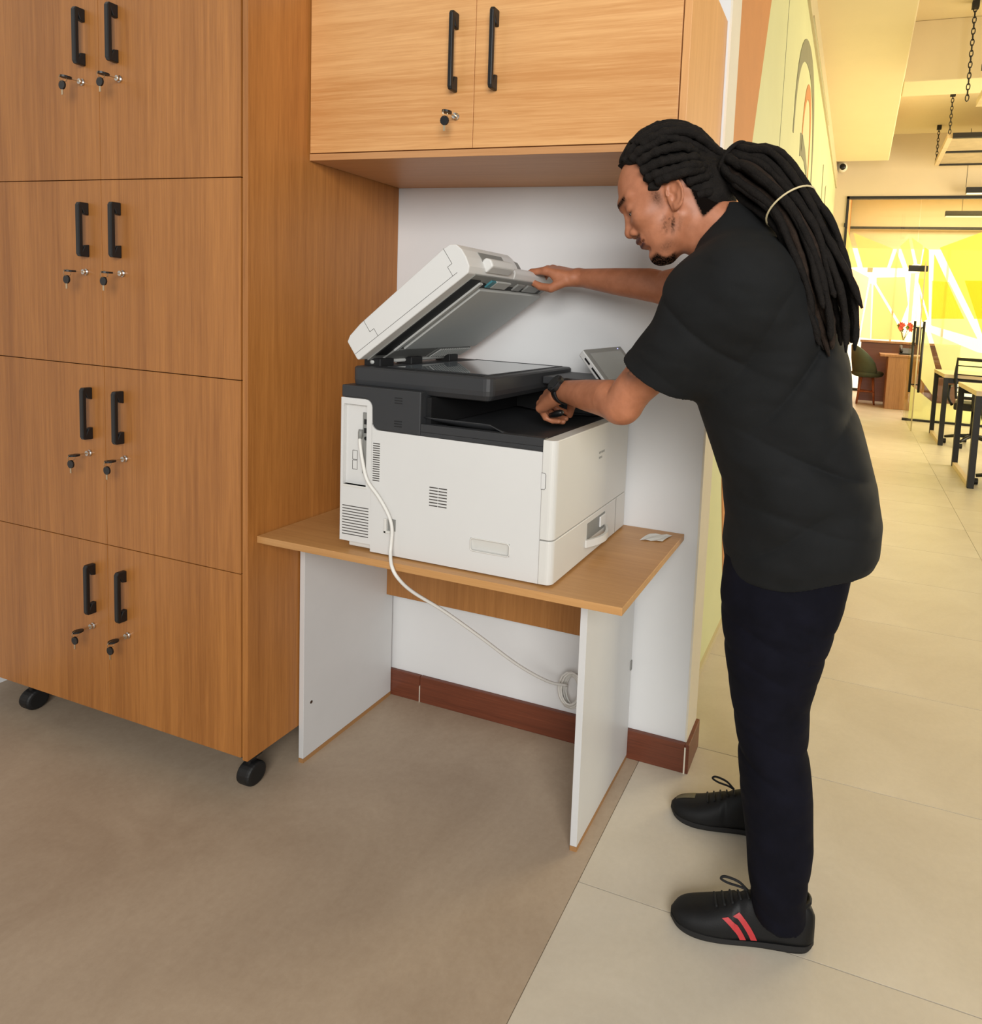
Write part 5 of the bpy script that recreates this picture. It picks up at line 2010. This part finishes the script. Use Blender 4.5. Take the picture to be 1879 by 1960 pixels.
def office_chair(cx_, cy_, rz, seat, back, label):
    t = thing('office_chair', (cx_, cy_, 0), label, 'chair', 'office chairs')
    ca, sa = math.cos(rz), math.sin(rz)

    def X(f, l, z):      # f forward of the chair, l its left
        return (cx_ + f * ca - l * sa, cy_ + f * sa + l * ca, z)

    def plate(poly, z0, z1):
        return MB().add([X(a, b_, z0) for a, b_ in poly] + [X(a, b_, z1) for a, b_ in poly], [tuple(range(len(poly) - 1, -1, -1)), tuple(range(len(poly), 2 * len(poly)))] + [(i, (i + 1) % len(poly), len(poly) + (i + 1) % len(poly), len(poly) + i) for i in range(len(poly))])
    k = seat / 0.47
    for j in range(5):
        a = 2 * math.pi * j / 5 + 0.3
        e = X(0.31 * math.cos(a), 0.31 * math.sin(a), 0.085)
        lg = obj('star_leg', MB().tube([X(0, 0, 0.13), X(0.16 * math.cos(a), 0.16 * math.sin(a), 0.115), e], [0.026, 0.022, 0.016], 8), M['black'], t, smooth=True)
        obj('castor', MB().tube([(e[0] - 0.022, e[1], 0.03), (e[0] + 0.022, e[1], 0.03)], 0.03, 14), M['tyre'], lg)
    obj('gas_post', MB().tube([X(0, 0, 0.10), X(0, 0, seat - 0.06)], 0.028, 12), M['black'], t, smooth=True)
    obj('seat', plate([(-0.22, -0.22), (0.20, -0.24), (0.25, -0.18), (0.25, 0.18), (0.20, 0.24), (-0.22, 0.22)], seat - 0.06, seat + 0.03), M['black'], t, 0.02)
    for s_ in (1, -1):
        obj('armrest', MB().tube(smooth_path([X(-0.05, 0.25 * s_, seat - 0.02), X(-0.06, 0.30 * s_, seat + 0.08), X(-0.04, 0.30 * s_, seat + 0.20), X(0.0, 0.30 * s_, seat + 0.22), X(0.18, 0.29 * s_, seat + 0.21)], 4), 0.018, 8), M['black'], t, smooth=True)
    fr_ = [X(-0.24, -0.20, seat + 0.10), X(-0.30, -0.22, (seat + back) / 2 + 0.1), X(-0.34, -0.21, back), X(-0.34, 0.21, back), X(-0.30, 0.22, (seat + back) / 2 + 0.1), X(-0.24, 0.20, seat + 0.10)]
    bk_ = obj('backrest', MB().tube(fr_, 0.022, 8, closed=True), M['black'], t, smooth=True)
    for q_ in range(7):
        f0 = 0.15 + 0.12 * q_
        z = seat + 0.10 + (back - seat - 0.12) * f0
        fx = -0.24 - 0.10 * f0
        if q_ in (5,):
            continue
        obj('back_slat', MB().tube([X(fx, -0.20, z), X(fx - 0.015, 0, z), X(fx, 0.20, z)], 0.008, 6), M['black'], bk_, smooth=True)
    obj('back_post', MB().tube(smooth_path([X(-0.10, 0, seat - 0.04), X(-0.26, 0, seat), X(-0.30, 0, (seat + back) / 2)], 5), 0.022, 8), M['black'], t, smooth=True)
    return t


f1, b1 = on_floor(1797, 852), on_floor(1783, 829)
f2, b2 = on_floor(1855, 934), on_floor(1826, 892)
dk1, zt1, _ = desk(f1, b1, (1811, 716), 2.0, 'black steel framed desk with pale top, nearer the glass partition')
dk2, zt2, _ = desk(f2, b2, (1873, 748), 2.0, 'black steel framed desk with pale top, farther from the glass partition')
c1 = (2.985, 7.27, 0)
office_chair(c1[0], c1[1], math.radians(78), W(1850, 775, c1[1])[2], W(1845, 688, c1[1] - 0.3)[2], 'black office chair pushed up to the desk nearer the glass partition')
c2 = (2.985, 4.90, 0)
office_chair(c2[0], c2[1], math.radians(85), 0.56, 1.05, 'black office chair pushed up to the desk farther from the glass')

# reception desk, stool, flowers
YD = 10.72
dl_, dr_ = W(1694, 780, YD), W(1740, 786, YD)
zc_ = W(1690, 682, YD)[2]
rd = thing('reception_desk', (2.4, 11.0, 0), 'chipboard reception desk with dark raised counter behind the glass door', 'desk')
obj('end_panel', MB().box(2.09, YD, 0.0, 2.72, YD + 0.75, zc_), M['recwood'], rd, 0.004)
obj('work_top', MB().box(1.95, YD - 0.02, zc_, 2.74, YD + 0.80, zc_ + 0.04), M['recwood'], rd, 0.004)
zt_ = W(1645, 650, 11.9)[2]
obj('counter_front', MB().box(1.62, 11.9, 0.0, 3.4, 11.98, zt_ - 0.04), M['recdark'], rd)
obj('counter_top', MB().box(1.60, 11.84, zt_ - 0.04, 3.4, 12.2, zt_), M['recwood'], rd, 0.004)
ph_ = thing('desk_phone', (2.35, 11.1, zc_ + 0.04), 'black desk phone on the reception work top', 'phone')
obj('phone_base', MB().hexa([(2.28, 11.0, zc_ + 0.04), (2.50, 11.0, zc_ + 0.04), (2.50, 11.22, zc_ + 0.04), (2.28, 11.22, zc_ + 0.04), (2.28, 11.0, zc_ + 0.07), (2.50, 11.0, zc_ + 0.07), (2.50, 11.22, zc_ + 0.16), (2.28, 11.22, zc_ + 0.16)]), M['black'], ph_, 0.006)
obj('handset', MB().tube([(2.31, 11.0, zc_ + 0.10), (2.31, 11.12, zc_ + 0.15), (2.31, 11.24, zc_ + 0.19)], [0.03, 0.02, 0.03], 10), M['black'], ph_, smooth=True)

sx_, sy_ = 1.74, 11.30
sz_ = W(1660, 712, sy_)[2]
sb_ = W(1650, 663, sy_)[2]
stl = thing('bar_stool', (sx_, sy_, 0), 'green upholstered bar stool with wooden legs beside the reception desk', 'stool')
loft_s = MB()
loft(loft_s, [[(sx_ + 0.03 + r_ * math.cos(2 * math.pi * k / 24), sy_ + r_ * math.sin(2 * math.pi * k / 24), z) for k in range(24)] for r_, z in ((0.200, sz_ - 0.09), (0.275, sz_ - 0.06), (0.294, sz_ - 0.01), (0.263, sz_ + 0.02))])
obj('seat', loft_s, M['stoolgreen'], stl, smooth=True)
vs, fs = [], []
nA = 22
for i in range(nA + 1):
    a = math.radians(100 + 200 * i / nA)
    hgt = (sb_ - sz_) * (math.sin(math.pi * i / nA) ** 0.6) * 0.98 + 0.04
    for (r_, z) in ((0.269, sz_ - 0.05), (0.312, sz_ + hgt * 0.5), (0.328, sz_ + hgt), (0.294, sz_ + hgt), (0.278, sz_ + hgt * 0.5), (0.237, sz_ - 0.05)):
        vs.append((sx_ + 0.03 + r_ * math.cos(a), sy_ + r_ * math.sin(a), z))
for i in range(nA):
    for k in range(6):
        fs.append((i * 6 + k, i * 6 + (k + 1) % 6, (i + 1) * 6 + (k + 1) % 6, (i + 1) * 6 + k))
fs.append(tuple(range(6)))
fs.append(tuple(nA * 6 + k for k in range(6)))
obj('backrest', MB().add(vs, fs), M['stoolgreen'], stl, smooth=True)
for a in (45, 135, 225, 315):
    c_, s_ = math.cos(math.radians(a)), math.sin(math.radians(a))
    obj('leg', MB().tube([(sx_ + 0.03 + 0.14 * c_, sy_ + 0.14 * s_, sz_ - 0.06), (sx_ + 0.03 + 0.22 * c_, sy_ + 0.22 * s_, 0.0)], [0.026, 0.017], 10), M['stoolleg'], stl, smooth=True)
for a in (90, 180, 270, 360):
    c0, s0 = math.cos(math.radians(a - 45)), math.sin(math.radians(a - 45))
    c1, s1 = math.cos(math.radians(a + 45)), math.sin(math.radians(a + 45))
    obj('foot_rail', MB().tube([(sx_ + 0.03 + 0.20 * c0, sy_ + 0.20 * s0, 0.24), (sx_ + 0.03 + 0.20 * c1, sy_ + 0.20 * s1, 0.24)], 0.013, 8), M['stoolleg'], stl, smooth=True)

fp = W(1728, 652, 12.0)
fv = thing('flower_vase', (fp[0], 12.0, zt_), 'glass vase of red flowers with green leaves on the reception counter', 'vase')
obj('vase', MB().lathe((fp[0], 12.02, zt_), [(0.05, 0.0), (0.06, 0.05), (0.045, 0.14), (0.055, 0.18)], 16), M['pane'], fv, smooth=True)
rg_ = random.Random(2)
for k in range(9):
    a = rg_.uniform(0, 6.28)
    rr_ = rg_.uniform(0.02, 0.13)
    c = np.array([fp[0] + rr_ * math.cos(a), 12.02 + 0.5 * rr_ * math.sin(a), zt_ + 0.24 + rg_.uniform(0, 0.14)])
    fl_ = MB()
    for j in range(6):
        b_ = 2 * math.pi * j / 6
        tip = c + 0.055 * np.array([math.cos(b_), -0.25, math.sin(b_)])
        sd = 0.02 * np.array([-math.sin(b_), 0, math.cos(b_)])
        fl_.add([c, (c + tip) / 2 + sd, tip, (c + tip) / 2 - sd], [(0, 1, 2, 3)])
    o = obj('flower' if k < 6 else 'leaf', fl_, M['red'] if k < 6 else M['leaf'], fv)
    sd_ = o.modifiers.new('solid', 'SOLIDIFY')
    sd_.thickness = 0.006
    obj('stem', MB().tube([(fp[0], 12.02, zt_ + 0.03), tuple(c)], 0.004, 5), M['leaf'], fv)

# ---- hanging racks on chains


def chain(mb, a, b_, r=0.018, wire=0.005):
    a, b_ = np.array(a, float), np.array(b_, float)
    ln = np.linalg.norm(b_ - a)
    n = max(2, int(ln / (r * 2.6)))
    t = unit(b_ - a)
    e1 = unit(np.cross(t, (0.3, 1, 0.1)))
    e2 = np.cross(t, e1)
    for i in range(n):
        c = a + t * ln * (i + 0.5) / n
        e = e1 if i % 2 == 0 else e2
        mb.tube([c + t * (1.75 * r * math.cos(2 * math.pi * k / 10)) + e * (0.85 * r * math.sin(2 * math.pi * k / 10)) for k in range(10)], wire, 5, closed=True)


def rack(c_near, c_far, length, cz_near, cz_far, label, ny_=3, lean=0.0):
    zr = c_near[2]
    x0, y0, y1 = (c_near[0] + c_far[0]) / 2, c_near[1], c_far[1]
    t = thing('hanging_rack', (x0, y0, zr), label, 'ceiling rack', 'racks hanging from the ceiling')
    obj('side_rail', MB().box(x0, y0, zr - 0.03, x0 + 0.06, y1, zr + 0.03), M['deskwood'], t)
    for j in range(ny_):
        y = y0 + (y1 - y0) * j / (ny_ - 1)
        obj('cross_rail', MB().box(x0 + 0.06, y - 0.025, zr - 0.03, x0 + length, y + 0.025, zr + 0.03), M['blackmetal'], t)
    for j in range(ny_ - 1):
        ya, yb = y0 + (y1 - y0) * j / (ny_ - 1), y0 + (y1 - y0) * (j + 1) / (ny_ - 1)
        obj('shelf_board', MB().box(x0 + 0.06, ya + 0.03, zr - 0.012, x0 + length, yb - 0.03, zr + 0.012), M['mesh'], t)
    if lean:
        obj('hook_arm', MB().box(x0 - lean, y0 - 0.015, zr - 0.02, x0 + 0.01, y0 + 0.015, zr + 0.03), M['blackmetal'], t)
    for (y, ztop, br) in ((y0, cz_near, False), (y1, cz_far, True)):
        m = MB()
        chain(m, (x0 + 0.02 - lean, y, zr + 0.03), (x0 + 0.02 - lean, y, ztop - 0.04))
        o = obj('chain', m, M['blackmetal'], t, smooth=True)
        o['kind'] = 'stuff'
        obj('ceiling_bracket', MB().box(x0 - 0.01 - lean, y - 0.03, ztop - 0.06, x0 + 0.05 - lean, y + 0.03, ztop), M['blackmetal'], t)
    return t


rn = W(1818, 257, 7.43)
rf = W(1784, 316, 8.9)
rn[2] = (rn[2] + W(1784, 316, 8.9)[2]) / 2
rack(rn, rf, 2.2, ZC, ZC, 'pale slatted rack hanging on black chains near the glass partition')
r2 = W(1905, 128, 4.1)
rack(r2, r2 + np.array([0, 0.9, 0]), 1.8, ZC, ZC, 'hanging rack on a black chain nearer the white wall', 2, 0.10)


def pendant(px, y, label, wire_px):
    a = W(px[0], px[1], y)
    t = thing('pendant_lamp', (a[0], y, a[2]), label, 'lamp', 'linear pendant lamps')
    obj('housing', MB().box(a[0], y - 0.04, a[2], a[0] + 1.9, y + 0.04, a[2] + 0.085), M['blackmetal'], t, 0.003)
    obj('diffuser', MB().box(a[0] + 0.01, y - 0.035, a[2] - 0.012, a[0] + 1.89, y + 0.035, a[2]), emit('lamp_diffuser', (255, 240, 190), 0.9), t)
    w_ = W(wire_px[0], wire_px[1], y)
    obj('wire', MB().tube([(w_[0], y, a[2] + 0.085), (w_[0], y, ZC)], 0.004, 6), M['blackmetal'], t)


pendant((1848, 370), 9.12, 'black linear pendant lamp hanging in front of the glass partition', (1851, 330))
pendant((1808, 414), 10.4, 'black linear pendant lamp hanging behind the glass partition', (1842, 390))

# ---- security cameras


def dome(c, label, axis_y):
    t = thing('security_camera', tuple(c), label, 'camera')
    obj('camera_body', MB().lathe(tuple(c), [(0.001, -0.085), (0.05, -0.07), (0.075, -0.03), (0.08, 0.02), (0.07, 0.05)], 18, 'y'), M['trimwhite'], t, smooth=True)
    obj('camera_lens', MB().lathe((c[0] + 0.01, c[1] - 0.06, c[2] - 0.01), [(0.05, 0.0), (0.045, -0.025), (0.02, -0.035)], 16, 'y'), M['black'], t, smooth=True)
    obj('camera_mount', MB().box(c[0] - 0.03, c[1] + 0.04, c[2] - 0.03, c[0] + 0.03, axis_y, c[2] + 0.09), M['trimwhite'], t, 0.004)


cw = W(1603, 319, 9.15)
dome((1.10, 9.18, cw[2]), 'small white security camera at the corner of the far wall', 9.3)
